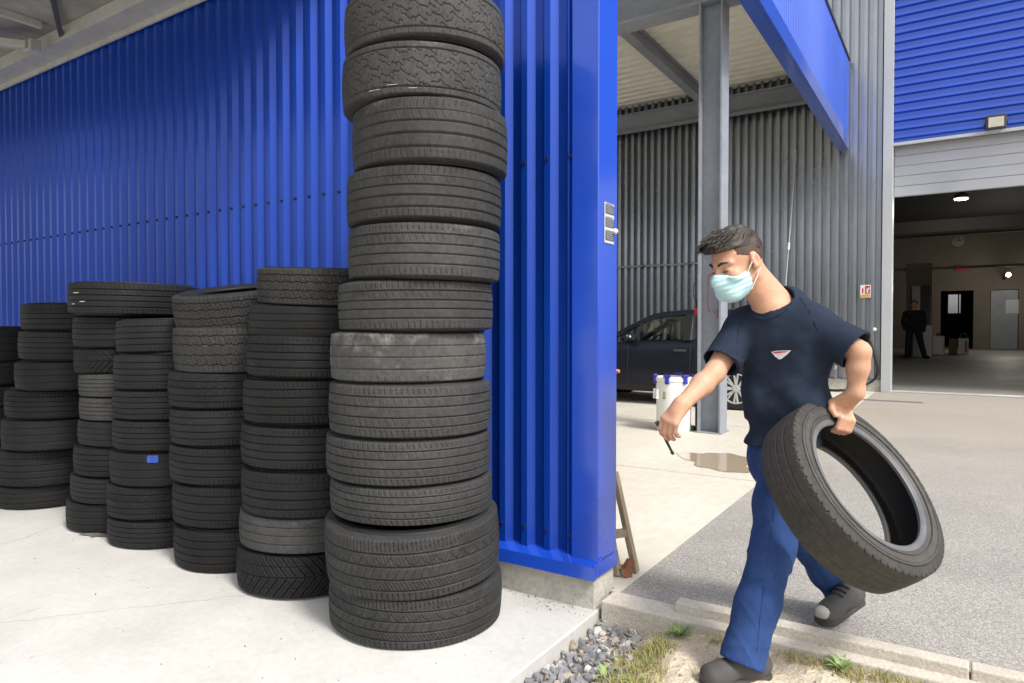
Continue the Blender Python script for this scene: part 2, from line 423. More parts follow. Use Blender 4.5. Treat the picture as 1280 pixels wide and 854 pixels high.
# raised edging stone lying behind the kerb, as a thing
p0 = atz(856, 752, .0); 
t = thing('kerb_stone', (p0.x, Y_WALL + .17, 0), 'long narrow raised concrete edging stone lying along the asphalt behind the low kerb', 'edging stone')
mb = MB()
xs = [p0.x, p0.x + .98, p0.x + 1.97, p0.x + 2.97, p0.x + 4]
segs = list(zip(xs[:-1], xs[1:]))
for a, b in segs:
    mb = MB(); mb.box(a + .003, b - .003, Y_WALL + .018, Y_WALL + .083, -.02, .042, bev=.005)
    mb.build('block', M['kerb'], t)

# puddle on the apron
mb = MB(); cen = atz(900, 576, .003)
pts = []
for i in range(64):
    a = 2 * math.pi * i / 64
    r = 1 + .16 * math.sin(3 * a + .6) + .10 * math.sin(5 * a + 2) + .06 * math.sin(9 * a)
    pts.append(cen + AR * (.30 * r * math.cos(a)) + AD * (.42 * r * math.sin(a)))
mb.add([Vector((p.x, p.y, .004)) for p in pts], [tuple(range(64))])
tag(mb.build('puddle_water', M['water']), kind='structure')

# ------------------------------------------------------------------ blue workshop wall
def corrugate(u0, u1, pitch, depth, prof=None):
    """profile points (u, d): d = 0 at the valley, depth at the crest"""
    out = []; u = u0
    prof = prof or ((0, 0), (.30, 0), (.48, 1), (.74, 1), (.97, 0))
    while u < u1:
        for f, d in prof:
            if u + f * pitch <= u1: out.append((u + f * pitch, d * depth))
        u += pitch
    out.append((u1, 0)); return out
wall = thing('workshop_wall', (X_CORNER, Y_WALL, 0), 'blue ribbed steel wall on a concrete plinth behind the rows of stacked tyres', 'wall')
PITCH_W = .1165
prof = corrugate(-16, X_CORNER - .125, PITCH_W, .026)
mb = MB(); vs = []; fs = []
for u, d in prof: vs += [(u, Y_WALL - .012 - d, .165), (u, Y_WALL - .012 - d, 3.6)]
for i in range(len(prof) - 1): fs.append((2 * i, 2 * i + 2, 2 * i + 3, 2 * i + 1))
mb.add(vs, fs); mb.build('cladding', M['blue'], wall)
mb = MB(); mb.box(-16, X_CORNER - .01, Y_WALL - .010, Y_WALL + .12, .13, 3.6); mb.build('backing_panel', M['trim_grey'], wall)
# corner trim: front flange and return
mb = MB(); mb.box(X_CORNER - .125, X_CORNER, Y_WALL - .045, Y_WALL + .14, .160, 3.605, bev=.004); mb.build('corner_trim', M['blue_trim'], wall)
# drip flashing
mb = MB(); mb.extrude([(-16, Y_WALL - .010, .175), (-16, Y_WALL - .088, .150), (-16, Y_WALL - .092, .095), (-16, Y_WALL - .086, .095), (-16, Y_WALL - .082, .142), (-16, Y_WALL - .010, .168)], (16 + X_CORNER + .006, 0, 0))
mb.box(X_CORNER - .0, X_CORNER + .006, Y_WALL - .086, Y_WALL + .142, .1, .1595, bev=.002)
mb.build('drip_flashing', M['blue_trim'], wall)
mb = MB(); mb.box(-16, X_CORNER - .012, Y_WALL - .05, Y_WALL + .14, -.28, .15, bev=.006); mb.build('plinth', M['slab_edge'], wall)
# screws: one on every crest in a row
mb = MB()
u = -16
while u < X_CORNER - .2:
    cx = u + .61 * PITCH_W
    if cx > -9.5: mb.cyl((cx, Y_WALL - .0375, 1.86), (cx, Y_WALL - .0475, 1.86), .0075, n=8)
    if cx > -3: mb.cyl((cx, Y_WALL - .0375, .25), (cx, Y_WALL - .0475, .25), .006, n=8)
    u += PITCH_W
so = mb.build('screw_row', M['black'], wall); so['kind'] = 'stuff'
# notice on the corner
a = atx(756, 252, X_CORNER + .004); b = atx(767.5, 306, X_CORNER + .004)
y0, y1 = min(a.y, b.y), max(a.y, b.y)
t = thing('notice', (X_CORNER, (y0 + y1) / 2, 1.6), 'small faded grey printed notice with pale border on the bright end of the blue wall', 'sign')
mb = MB(); mb.box(X_CORNER + .001, X_CORNER + .004, y0, y1, b.z, a.z, bev=.001); mb.build('plate', M['trim_grey'], t)
mb = MB(); h = (a.z - b.z)
for k in range(3): mb.box(X_CORNER + .004, X_CORNER + .0052, y0 + .006, y1 - .004, b.z + .012 + k * h / 3.05, b.z + k * h / 3.05 + h / 3.05 - .006)
mb.build('print_panel', M['sign_grey'], t)
mb = MB()
for k in range(3):
    for q in range(5): mb.box(X_CORNER + .0052, X_CORNER + .0058, y0 + .012, y1 - .012 - .01 * rng.random(), b.z + .018 + k * h / 3.05 + q * .0085, b.z + .0215 + k * h / 3.05 + q * .0085)
mb.build('text_lines', M['steel'], t)
mb = MB(); mb.ball((X_CORNER + .012, y1 - .004, b.z + h * .33), .012, 12, 8); mb.build('knob', M['sign_white'], t, smooth=True)

# ------------------------------------------------------------------ left canopy over the slab
can = thing('canopy', (-6, Y_WALL, 3.1), 'low grey panel canopy roof fixed along the left part of the blue wall', 'canopy')
XC1 = -2.75; XC0 = -16; YC = .55
k = -16; n = 0
edges = [-16, -13.2, -11.2, -9.2, -7.2, -5.45, -3.55, XC1]
for a, b in zip(edges[:-1], edges[1:]):
    mb = MB(); mb.box(a + .004, b - .004, YC, Y_WALL - .05, 3.30, 3.34, bev=.003); mb.build('roof_panel', M['canopy'], can)
for x in edges[1:-1]:
    mb = MB(); mb.box(x - .02, x + .02, YC + .01, Y_WALL - .33, 3.255, 3.298); mb.build('purlin', M['canopy_beam'], can)
mb = MB(); mb.box(XC0, XC1, Y_WALL - .22, Y_WALL - .20, 3.20, 3.296); mb.box(XC0, XC1, Y_WALL - .20, Y_WALL - .05, 3.20, 3.212); mb.box(XC0, XC1, Y_WALL - .065, Y_WALL - .05, 3.165, 3.2); mb.build('wall_beam', M['canopy_beam'], can)
mb = MB(); mb.box(XC0, XC1, YC - .03, YC, 3.18, 3.36, bev=.004); mb.build('fascia', M['canopy_beam'], can)
mb = MB(); mb.box(XC1, XC1 + .02, YC, Y_WALL - .06, 3.18, 3.36); mb.build('end_fascia', M['canopy_beam'], can)
mb = MB(); mb.beam((-4.7, 2.0, 3.285), (-5.55, 2.46, 3.225), .03, .02); mb.build('brace', M['steel_dark'], can)
for x in (-5.6, -9.0):
    mb = MB(); mb.beam((x, Y_WALL - .35, 3.16), (x - .55, Y_WALL - .75, 3.235), .07, .05, bev=.004); mb.box(x - .05, x + .06, Y_WALL - .36, Y_WALL - .29, 3.12, 3.20, bev=.004)
    mb.build('bracket', M['canopy_beam'], can)
    
# ------------------------------------------------------------------ warehouse (far building)
wh = thing('warehouse', (-4, Y_FAC, 0), 'tall warehouse with grey ribbed cladding, blue upper panel and open roller door', 'building')
XD = aty(1114, 480, Y_FAC).x; XE = XD + 4.6
H_W = 11.0
prof = corrugate(-24, XD - .16, .149, .150, ((0, 0), (.44, 0), (.51, 1), (.88, 1), (.96, 0)))
mb = MB(); vs = []; fs = []
for u, d in prof: vs += [(u, Y_FAC + .058 - d, .215), (u, Y_FAC + .058 - d, H_W)]
for i in range(len(prof) - 1): fs.append((2 * i, 2 * i + 2, 2 * i + 3, 2 * i + 1))
mb.add(vs, fs); mb.build('grey_cladding', M['grey_clad'], wh)
mb = MB(); mb.box(-24, XD - .02, Y_FAC + .064, Y_FAC + .2, 0, H_W); mb.build('wall', M['interior'], wh)
mb = MB(); mb.box(-24, XD - .03, Y_FAC - .045, Y_FAC + .06, 0, .21, bev=.006); mb.build('plinth', M['slab_edge'], wh)
mb = MB(); mb.box(XD - .16, XD, Y_FAC - .095, Y_FAC + .21, .0, H_W + .01, bev=.006); mb.build('corner_trim', M['trim_grey'], wh)
Z_HEAD = aty(1116, 181.5, Y_FAC).z; Z_CURT = aty(1116, 247, Y_FAC + .12).z
prof = []
z = Z_HEAD + .02
while z < H_W:
    for f, d in ((0, 0), (.35, 0), (.5, 1), (.8, 1), (.95, 0)): prof.append((z + f * .153, d * .048))
    z += .153
mb = MB(); vs = []; fs = []
for u, d in prof: vs += [(XD + .004, Y_FAC - .02 - d, u), (XE + 6, Y_FAC - .02 - d, u)]
for i in range(len(prof) - 1): fs.append((2 * i, 2 * i + 1, 2 * i + 3, 2 * i + 2))
mb.add(vs, fs); mb.build('blue_cladding', M['blue_far'], wh)
mb = MB(); mb.box(XD + .003, XE + 6, Y_FAC - .015, Y_FAC + .2, Z_HEAD, H_W); mb.build('header_wall', M['interior'], wh)
mb = MB(); mb.box(XD + .003, XE + 6, Y_FAC - .075, Y_FAC - .018, Z_HEAD - .035, Z_HEAD + .018, bev=.004); mb.build('header_flashing', M['trim_grey'], wh)
mb = MB(); mb.box(XE, XE + 6, Y_FAC - .05, Y_FAC + .2, 0, Z_HEAD - .036); mb.build('side_panel', M['grey_clad'], wh)
# roller door curtain: five slats showing
dr = None
mb = MB(); n = 5; hh = (Z_HEAD - Z_CURT) / n
for k in range(n): mb.box(XD + .004, XE - .004, Y_FAC + .12, Y_FAC + .17, Z_CURT + k * hh + .004, Z_CURT + (k + 1) * hh - .004, bev=.010)
mb.box(XD + .004, XE - .004, Y_FAC + .135, Y_FAC + .165, Z_CURT, Z_HEAD)
mb.build('roller_door', M['curtain'], wh)
mb = MB(); mb.box(XD + .002, XE, Y_FAC + .02, Y_FAC + .3, .0, .012, bev=.003); mb.build('threshold', M['trim_grey'], wh)
# interior shell
YB = 34.0; XI0 = -3.2; XI1 = 12
mb = MB(); mb.add([(XI0, Y_FAC + .3, .004), (XI1, Y_FAC + .3, .004), (XI1, 22, .27), (XI0, 22, .27), (XI1, YB, .29), (XI0, YB, .29)], [(0, 1, 2, 3), (3, 2, 4, 5)])
tag(mb.build('workshop_floor', M['interior_floor']), kind='structure')
mb = MB(); mb.box(XI0 - .2, XI0, Y_FAC + .21, YB, 0, 5.5); mb.box(XI1, XI1 + .2, Y_FAC + .21, YB, 0, 5.5); mb.box(XI0, XD, Y_FAC + .205, Y_FAC + .25, 0, 5.5); mb.box(XI0, XI1, Y_FAC + .205, Y_FAC + .25, Z_HEAD + .3, 5.5); mb.box(XE, XI1, Y_FAC + .205, Y_FAC + .25, 0, 5.5)
mb.build('inner_wall', M['interior_dark'], wh)
mb = MB(); mb.box(XI0 - .2, XI1 + .2, Y_FAC + .2, YB + 8, 5.5, 5.7); mb.build('ceiling', M['interior_dark'], wh)
# back wall with a window and two doorways
wl = aty(1184, 366, YB); wr = aty(1203, 394, YB)
d1 = aty(1176, 364, YB); d2 = aty(1217, 364, YB); e1 = aty(1238, 364, YB); e2 = aty(1274, 364, YB)
ZT = d1.z
mb = MB()
for a, b in ((XI0, d1.x), (d2.x, e1.x), (e2.x, XI1)): mb.box(a, b, YB, YB + .2, 0, ZT)
mb.box(XI0, XI1, YB, YB + .2, ZT, 5.5); mb.build('back_wall', M['interior'], wh)
YB2 = YB + 6
mb = MB(); mb.box(e1.x + .02, e2.x - .02, YB + .12, YB + .17, .3, ZT - .02, bev=.01); dl = mb.build('door', M['steel'], wh)
mb = MB(); px0 = e1.x + (e2.x - e1.x) * .55; mb.box(px0, px0 + .45, YB + .105, YB + .119, 1.75, 2.3); mb.build('pane', M['trim_grey'], dl)
mb = MB()
w0 = aty(1184, 367, YB2); w1 = aty(1202, 393, YB2)
mb.box(XI0, w0.x, YB2, YB2 + .2, 0, 5.5); mb.box(w1.x, XI1, YB2, YB2 + .2, 0, 5.5); mb.box(w0.x, w1.x, YB2, YB2 + .2, 0, w1.z); mb.box(w0.x, w1.x, YB2, YB2 + .2, w0.z, 5.5)
mb.box(XI0 - .2, XI0, YB + .2, YB2, 0, 5.5); mb.box(XI1, XI1 + .2, YB + .2, YB2, 0, 5.5)
mb.build('back_room_wall', M['interior_dark'], wh)
mb = MB(); mb.box(XI0, XI1, YB + .01, YB2, .2, .29); mb.build('back_room_floor', M['interior_floor'], wh)
fr = MB(); fr.box(w0.x, w1.x, YB2 + .02, YB2 + .08, w1.z, w1.z + .06); fr.box(w0.x, w1.x, YB2 + .02, YB2 + .08, w0.z - .06, w0.z)
fr.box(w0.x, w0.x + .05, YB2 + .02, YB2 + .08, w1.z, w0.z); fr.box(w1.x - .16, w1.x - .10, YB2 + .02, YB2 + .08, w1.z, w0.z); fr.box(w1.x - .05, w1.x, YB2 + .02, YB2 + .08, w1.z, w0.z)
wo = fr.build('window', M['trim_grey'], wh)
mb = MB(); mb.box(w0.x, w1.x, YB2 + .045, YB2 + .05, w1.z, w0.z); mb.build('pane', M['glass'], wo)
# overhead beams and conduits inside
for (yy, zz) in ((18.5, 3.35), (21.0, 3.62), (24.5, 3.95)):
    mb = MB(); mb.box(XI0, XI1, yy, yy + .12, zz, zz + .28); mb.build('ceiling_beam', M['interior_dark'] if yy < 20 else M['interior'], wh)  # nearest beam coloured near-black in place of the shade behind the door head
mb = MB(); yy = 26; mb.box(XI0, XI1, yy, yy + .1, 3.05, 3.13); mb.build('conduit', M['cabinet'], wh)

# things in the workshop
def inside_floor(y): return .004 + (.266) * min(1, (y - Y_FAC - .3) / (22 - Y_FAC - .3)) if y < 22 else .27 + .02 * (y - 22) / 12
def box_thing(name, px0, px1, pyt, y, label, cat, mat, dep=.5, extra=None):
    a = aty(px0, pyt, y); b = aty(px1, pyt, y); zf = inside_floor(y)
    t = thing(name, ((a.x + b.x) / 2, y, zf), label, cat)
    mb = MB(); mb.box(a.x, b.x, y, y + dep, zf, a.z, bev=.01); mb.build('body', mat, t)
    return t, a, b, zf
t, a, b, zf = box_thing('partition', 1133, 1166, 330, 25.5, 'pale cabin partition with a tall glazed panel inside the workshop', 'partition', M['cabinet'], .12)
mb = MB(); p = aty(1138, 358, 25.49); q = aty(1162, 405, 25.49); mb.box(p.x, q.x, 25.47, 25.499, q.z, p.z, bev=.004); mb.build('glazed_panel', M['steel_dark'], t)
mb = MB(); p = aty(1140, 358, 25.49); q = aty(1150, 404, 25.49); mb.box(p.x, q.x, 25.455, 25.469, q.z, p.z); mb.build('pane', M['curtain'], t)
t, a, b, zf = box_thing('cabinet', 1141, 1165, 407, 24.2, 'low grey metal cabinet behind the standing workshop figure', 'cabinet', M['curtain'], .5)
mb = MB(); mb.box(a.x + .03, b.x - .03, 24.19, 24.199, zf + .05, a.z - .05); mb.build('door_panel', M['trim_grey'], t)
t = thing('canister', (*aty(1173, 420, 26).xy, inside_floor(26)), 'white plastic canister standing on the workshop floor beside the cabin', 'canister')
zf = inside_floor(26); c = aty(1173, 420, 26); w_ = .17
mb = MB(); mb.box(c.x - w_, c.x + w_, 26, 26.25, zf, zf + .62, bev=.04); mb.build('body', M['white'], t)
mb = MB(); mb.lathe([(.06, 0), (.06, .1), (.001, .1)], 12, (c.x, 26.12, zf + .62)); mb.build('cap', M['red'], t)
t, a, b, zf = box_thing('carton', 1186, 1197, 424, 27, 'brown cardboard carton on the workshop floor under the bright window', 'box', M['carton'], .35)
mb = MB(); mb.box(a.x, (a.x + b.x) / 2 - .01, 26.85, 27.0, a.z, a.z + .02); mb.build('flap', M['carton'], t)
t, a, b, zf = box_thing('shopping_bag', 1198, 1211, 423, 26.8, 'white and red bag on the workshop floor right of the carton', 'bag', M['white'], .25)
mb = MB(); mb.box(a.x + .18, b.x - .04, 26.79, 26.799, zf + .08, a.z - .08); mb.build('red_print', M['red'], t)
mb = MB(); mx = (a.x + b.x) / 2; mb.tube([(mx - .1, 26.9, a.z), (mx - .06, 26.9, a.z + .15), (mx + .06, 26.9, a.z + .15), (mx + .1, 26.9, a.z)], .012); mb.build('handle', M['green'], t)
# wall clock, round lamp, hanging lamp, red sign
p = aty(1198, 301.5, 22.9)
t = thing('wall_clock', (p.x, 22.9, p.z), 'round white dial hung on the dark beam deep inside the workshop', 'clock')
mb = MB(); mb.lathe([(.001, 0), (.15, 0), (.16, .02), (.15, .05), (.001, .05)], 24, (p.x, 22.9, p.z), (0, -1, 0)); mb.build('dial', M['sign_white'], t)
mb = MB(); mb.box(p.x - .008, p.x + .008, 22.84, 22.849, p.z, p.z + .1); mb.box(p.x, p.x + .07, 22.84, 22.849, p.z - .008, p.z + .008); mb.build('hands', M['black'], t)
p = aty(1260.5, 343, 31)
t = thing('bulkhead_lamp', (p.x, 31, p.z), 'small round white lamp high on the back of the workshop', 'lamp')
p1_x, p1_z = p.x, p.z - .2
mb = MB(); mb.ball((p.x, 31, p.z), .09, 14, 10); mb.build('globe', M['lamp_on'], t, smooth=True)
mb = MB(); mb.cyl((p.x, 31.1, p.z), (p.x, YB, p.z), .04); mb.build('arm', M['steel_dark'], t)
p = aty(1201.5, 249.5, 17.0)
t = thing('high_bay_lamp', (p.x, 17, p.z), 'lit white round lamp hanging just inside the top of the roller door', 'lamp')
p0_x, p0_z = p.x, p.z - .12
mb = MB(); mb.lathe([(.001, 0), (.12, 0), (.135, .02), (.135, .03)], 24, (p.x, 17, p.z)); mb.build('diffuser', M['lamp_on'], t)
mb = MB(); mb.lathe([(.135, .031), (.12, .09), (.06, .14), (.02, .16), (.012, 5.5 - p.z)], 24, (p.x, 17, p.z)); mb.build('shade', M['steel_dark'], t, smooth=True)
p = aty(1201, 335, 33.9)
t = thing('hanging_sign', (p.x, 33.9, p.z), 'small red sign high on the workshop back wall', 'sign')
mb = MB(); mb.box(p.x - .2, p.x + .2, 33.93, 33.985, p.z - .12, p.z + .12, bev=.01); mb.build('plate', M['red'], t)

for (nm, loc_, pw) in (('high_bay_light', (p0_x, 17, p0_z), 32), ('bulkhead_light', (p1_x, 30.8, p1_z), 75)):
    ld = bpy.data.lights.new(nm, 'POINT'); ld.energy = pw; ld.shadow_soft_size = .15; ld.color = (1, .93, .82)
    lo_ = bpy.data.objects.new(nm, ld); C.objects.link(lo_); lo_.location = loc_
# floodlight on the blue cladding
p = aty(1245, 153, Y_FAC - .15)
t = thing('floodlight', (p.x, Y_FAC - .06, p.z), 'small square dark floodlight mounted on the blue cladding above the roller door', 'floodlight')
mb = MB(); mb.box(p.x - .14, p.x + .14, Y_FAC - .20, Y_FAC - .13, p.z - .12, p.z + .12, bev=.012); mb.build('housing', M['lamp_grey'], t)
mb = MB(); mb.box(p.x - .105, p.x + .105, Y_FAC - .208, Y_FAC - .2005, p.z - .085, p.z + .075, bev=.003); mb.build('lens', M['lamp_glass'], t)
mb = MB(); mb.box(p.x - .16, p.x - .145, Y_FAC - .19, Y_FAC - .05, p.z - .02, p.z + .02); mb.box(p.x + .145, p.x + .16, Y_FAC - .19, Y_FAC - .05, p.z - .02, p.z + .02); mb.box(p.x - .16, p.x + .16, Y_FAC - .06, Y_FAC - .045, p.z - .02, p.z + .02); mb.build('bracket', M['lamp_grey'], t)

# ------------------------------------------------------------------ canopy in front of the warehouse
pc = atz(890, 540, 0)
bay = thing('loading_canopy', (pc.x, pc.y, 0), 'high canopy roof with blue side fascia on a grey steel column', 'canopy')
XF = atx(1061, 189, -1.6); 
pf = aty(1060, 188, Y_FAC - .06); XF = pf.x; ZF0 = pf.z; ZF1 = aty(1061, 77, Y_FAC - .06).z
YR0 = 5.6
zb = aty(892, 6, pc.y).z                       # underside of the front beam
zr = ZF1 - .10
# side fascia: thin ribbed sheet facing +X with a folded bottom lip
prof = corrugate(YR0, Y_FAC - .06, .10, .012)
mb = MB(); vs = []; fs = []
for u, d in prof: vs += [(XF + d, u, ZF0 + .22), (XF + d, u, ZF1)]
for i in range(len(prof) - 1): fs.append((2 * i, 2 * i + 2, 2 * i + 3, 2 * i + 1))
mb.add(vs, fs); mb.build('side_fascia', M['blue_far'], bay)
mb = MB(); mb.box(XF - .02, XF + .016, YR0, Y_FAC - .058, ZF0, ZF0 + .225, bev=.003); mb.box(XF - .16, XF - .021, YR0, Y_FAC - .058, ZF0, ZF0 + .012); mb.build('fascia_lip', M['blue_far'], bay)
mb = MB(); mb.box(XF - .03, XF + .03, YR0, Y_FAC - .058, ZF1, ZF1 + .05, bev=.004); mb.build('fascia_cap', M['steel_dark'], bay)
mb = MB(); mb.box(XF - .045, XF - .022, YR0, Y_FAC - .058, ZF0 + .02, ZF1 - .02); mb.build('fascia_back', M['deck'], bay)
# roof deck seen from below: ribs along X
prof = []
y = YR0
while y < Y_FAC - .1:
    for f, d in ((0, 0), (.45, 0), (.55, 1), (.85, 1), (.95, 0)): prof.append((y + f * .25, d * .045))
    y += .25
mb = MB(); vs = []; fs = []
for u, d in prof: vs += [(-18, u, zr + d), (XF - .05, u, zr + d)]
for i in range(len(prof) - 1): fs.append((2 * i, 2 * i + 1, 2 * i + 3, 2 * i + 2))
mb.add(vs, fs); mb.build('roof_deck', M['deck'], bay)
mb = MB(); mb.box(-18, XF - .05, YR0, Y_FAC - .06, zr + .06, zr + .12); mb.build('roof_top', M['steel_dark'], bay)
def ibeam_x(mb, x0, x1, y, z0, z1, w=.2, t_=.016):
    mb.box(x0, x1, y - w / 2, y + w / 2, z0, z0 + t_); mb.box(x0, x1, y - w / 2, y + w / 2, z1 - t_, z1); mb.box(x0, x1, y - .006, y + .006, z0 + t_, z1 - t_)
def ibeam_y(mb, y0, y1, x, z0, z1, w=.18, t_=.016):
    mb.box(x - w / 2, x + w / 2, y0, y1, z0, z0 + t_); mb.box(x - w / 2, x + w / 2, y0, y1, z1 - t_, z1); mb.box(x - .006, x + .006, y0, y1, z0 + t_, z1 - t_)
mb = MB(); ibeam_x(mb, -18, XF - .06, pc.y + .02, zb, zb + .52, .28, .022); mb.build('front_beam', M['steel'], bay)
zw = aty(880, 150, Y_FAC - .3).z
mb = MB(); ibeam_x(mb, -18, XF - .06, Y_FAC - .32, zw, zw + .36, .2); mb.build('wall_beam', M['steel'], bay)
for xr in (aty(862, 110, 12.8).x, aty(862, 110, 12.8).x - 4.5, aty(862, 110, 12.8).x - 9):
    mb = MB(); ibeam_y(mb, YR0, Y_FAC - .45, xr, zr - .26, zr - .003, .16); mb.build('rafter', M['steel'], bay)
# column: wide-flange section, flanges facing left and right
W2 = .125; cx, cy = pc.x, pc.y
mb = MB()
mb.box(cx - W2, cx - W2 + .018, cy - .13, cy + .13, 0, zb - .003); mb.box(cx + W2 - .018, cx + W2, cy - .13, cy + .13, 0, zb - .003)
mb.box(cx - W2 + .018, cx + W2 - .018, cy - .012, cy + .012, 0, zb - .003)
mb.build('column', M['steel'], bay)
mb = MB(); mb.box(cx - .145, cx + .145, cy - .15, cy + .15, 0.001, .012, bev=.003); mb.build('base_plate', M['steel'], bay)

# ------------------------------------------------------------------ small things at the warehouse front
# conduit pipe along the cladding
z_p = aty(800, 333, Y_FAC - .1).z
t = thing('wall_pipe', (-6, Y_FAC - .09, z_p), 'thin horizontal grey pipe running along the grey cladding above the dark car', 'pipe')
mb = MB(); mb.cyl((-12, Y_FAC - .10, z_p), (aty(876, 333, Y_FAC - .1).x, Y_FAC - .10, z_p), .022, n=10); mb.build('pipe_run', M['steel'], t)
for x in (-11, -9.2, -7.4, -5.6, -4.6):
    mb = MB(); mb.box(x - .015, x + .015, Y_FAC - .13, Y_FAC - .05, z_p - .03, z_p + .03); mb.build('clip', M['steel_dark'], t)
# pale pole leaning on the cladding
a = aty(995, 188, Y_FAC - .075); b = aty(984, 345, Y_FAC - .25); 
bb = aty(972, 487, Y_FAC - .55); bb.z = .0
t = thing('long_pole', bb, 'thin pale pole leaning against the grey cladding behind the man', 'pole')
mb = MB(); mb.cyl(bb, a, .012, n=8); mb.build('shaft', M['rod'], t)
mb = MB(); mid = bb.lerp(a, .58); mb.cyl(mid, bb.lerp(a, .61), .022, n=10); mb.build('clamp', M['sign_white'], t)
# extinguisher sign
p = aty(1082, 364.5, Y_FAC - .07)
t = thing('fire_sign', (p.x, p.y, p.z), 'small white, red and yellow fire extinguisher sign on the grey cladding', 'sign')
w2, h2 = .085, .115
Yp = Y_FAC - .099
mb = MB(); mb.box(p.x - w2, p.x + w2, Yp - .006, Yp, p.z - h2, p.z + h2, bev=.002); mb.build('plate', M['sign_white'], t)
mb = MB(); mb.box(p.x - .005, p.x + w2 - .012, Yp - .0075, Yp - .0062, p.z - .045, p.z + h2 - .014); mb.box(p.x - w2 + .03, p.x - w2 + .055, Yp - .0075, Yp - .0062, p.z - .03, p.z + .06); mb.build('red_pictogram', M['red'], t)
mb = MB(); mb.box(p.x + .02, p.x + .045, Yp - .009, Yp - .0077, p.z - .03, p.z + .05); mb.box(p.x + .045, p.x + .058, Yp - .009, Yp - .0077, p.z + .03, p.z + .07); mb.build('white_symbol', M['sign_white'], t)
mb = MB(); mb.box(p.x - w2 + .01, p.x + w2 - .01, Yp - .0075, Yp - .0062, p.z - h2 + .008, p.z - .055); mb.build('yellow_band', M['yellow'], t)
# tap with black hose
p = aty(1093, 412, Y_FAC - .09)
Yh = Y_FAC - .16
t = thing('air_hose', (p.x, Yh, 0), 'black hose looping down from a wall tap by the roller door', 'hose')
pts = [aty(1080, 413, Yh), aty(1086, 424, Yh), aty(1092, 442, Yh), aty(1097, 462, Yh), aty(1093, 474, Yh), aty(1082, 481, Yh - .05), aty(1068, 486, Yh - .2)]
pts = [Vector((q.x, q.y, max(q.z, .03))) for q in pts]
e = pts[-1]; pts += [Vector((e.x - .25, e.y - .12, .025)), Vector((e.x - .6, e.y - .03, .025)), Vector((e.x - .8, e.y + .1, .025))]
mb = MB(); mb.tube(pts, .022, 10); mb.build('rubber_hose', M['black'], t, smooth=True)
mb = MB(); mb.ball(p, .035, 12, 8); mb.cyl(p, p + Vector((0, .08, 0)), .015); mb.build('tap', M['sign_white'], t, smooth=True)
# second dangling lead near the wall
t = thing('gun_lead', (aty(1048, 470, Yh).x, Yh, 0), 'short dark air gun lead hanging against the cladding beside the arm', 'lead')
q0 = aty(1050, 436, Yh); q1 = aty(1047, 448, Yh); q2 = aty(1045, 457, Yh)
mb = MB(); mb.tube([q0, q1, q2], .010, 8); mb.build('cord', M['black'], t)
mb = MB(); mb.cyl(q2, q2 + Vector((-.015, 0, -.07)), .018); mb.build('nozzle', M['alloy'], t)
# drain slot on the yard
p = atz(1080, 500, 0); q = atz(1156, 503, 0)
t = thing('drain_grate', ((p.x + q.x) / 2, p.y, 0), 'narrow dark drain slot in the yard before the warehouse door', 'drain')
mb = MB(); mb.box(p.x - .6, q.x, p.y - .09, p.y + .09, .001, .006, bev=.001); mb.build('frame', M['steel'], t)
mb = MB()
xx = p.x - .56
while xx < q.x - .04: mb.box(xx, xx + .02, p.y - .06, p.y + .06, .006, .009); xx += .04
mb.build('slots', M['black'], t)

# ------------------------------------------------------------------ white tub with blue clips
pb = atz(842, 541, 0); RB = .195; HB = .60
cb = Vector((pb.x, pb.y, 0)) + Vector((ray(842, 541).x, ray(842, 541).y, 0)).normalized() * RB
t = thing('white_tub', cb, 'white plastic tub with blue clips round its rim beside the steel column', 'tub')
mb = MB(); mb.lathe([(.001, .003), (RB * .93, .003), (RB * .95, .02), (RB * 1.0, HB - .05), (RB * 1.05, HB - .045), (RB * 1.06, HB - .01), (RB * 1.02, HB), (RB * .98, HB - .004), (RB * .93, .05), (.001, .045)], 40, cb)
mb.build('tub_body', M['white'], t, smooth=True)
to_cam = math.atan2(-cb.y, -cb.x)
for k, da in enumerate((-1.35, -.35, .62, 1.5, 2.9)):
    a = to_cam + da; d = Vector((math.cos(a), math.sin(a), 0)); s_ = Vector((-d.y, d.x, 0))
    mb = MB(); b0 = cb + d * (RB * 1.06)
    m4 = Matrix(((s_.x, d.x, 0, b0.x), (s_.y, d.y, 0, b0.y), (0, 0, 1, HB), (0, 0, 0, 1)))
    mb.box(-.022, .022, -.012, .018, -.075, .012, bev=.005, M4=m4); mb.box(-.038, .038, -.02, .022, .0, .03, bev=.007, M4=m4)
    mb.build('clip', M['cap_blue'], t)
for da in (-1.1, 1.75):
    a = to_cam + da; d = Vector((math.cos(a), math.sin(a), 0)); s_ = Vector((-d.y, d.x, 0)); b0 = cb + d * (RB * 1.0 + .004)
    mb = MB(); m4 = Matrix(((s_.x, d.x, 0, b0.x), (s_.y, d.y, 0, b0.y), (0, 0, 1, HB - .19), (0, 0, 0, 1)))
    mb.box(-.045, -.033, 0, .030, -.05, .06, bev=.004, M4=m4); mb.box(.033, .045, 0, .030, -.05, .06, bev=.004, M4=m4); mb.box(-.045, .045, .022, .034, -.05, -.028, bev=.004, M4=m4)
    mb.build('handle', M['white'], t)
a = to_cam - .55; d = Vector((math.cos(a), math.sin(a), 0)); b0 = cb + d * (RB * .993); s_ = Vector((-d.y, d.x, 0))
mb = MB(); m4 = Matrix(((s_.x, d.x, 0, b0.x), (s_.y, d.y, 0, b0.y), (0, 0, 1, HB - .19), (0, 0, 0, 1)))
mb.box(-.018, .018, -.002, .004, -.05, .03, M4=m4); mb.build('label_plate', M['leaf_tag'], t)

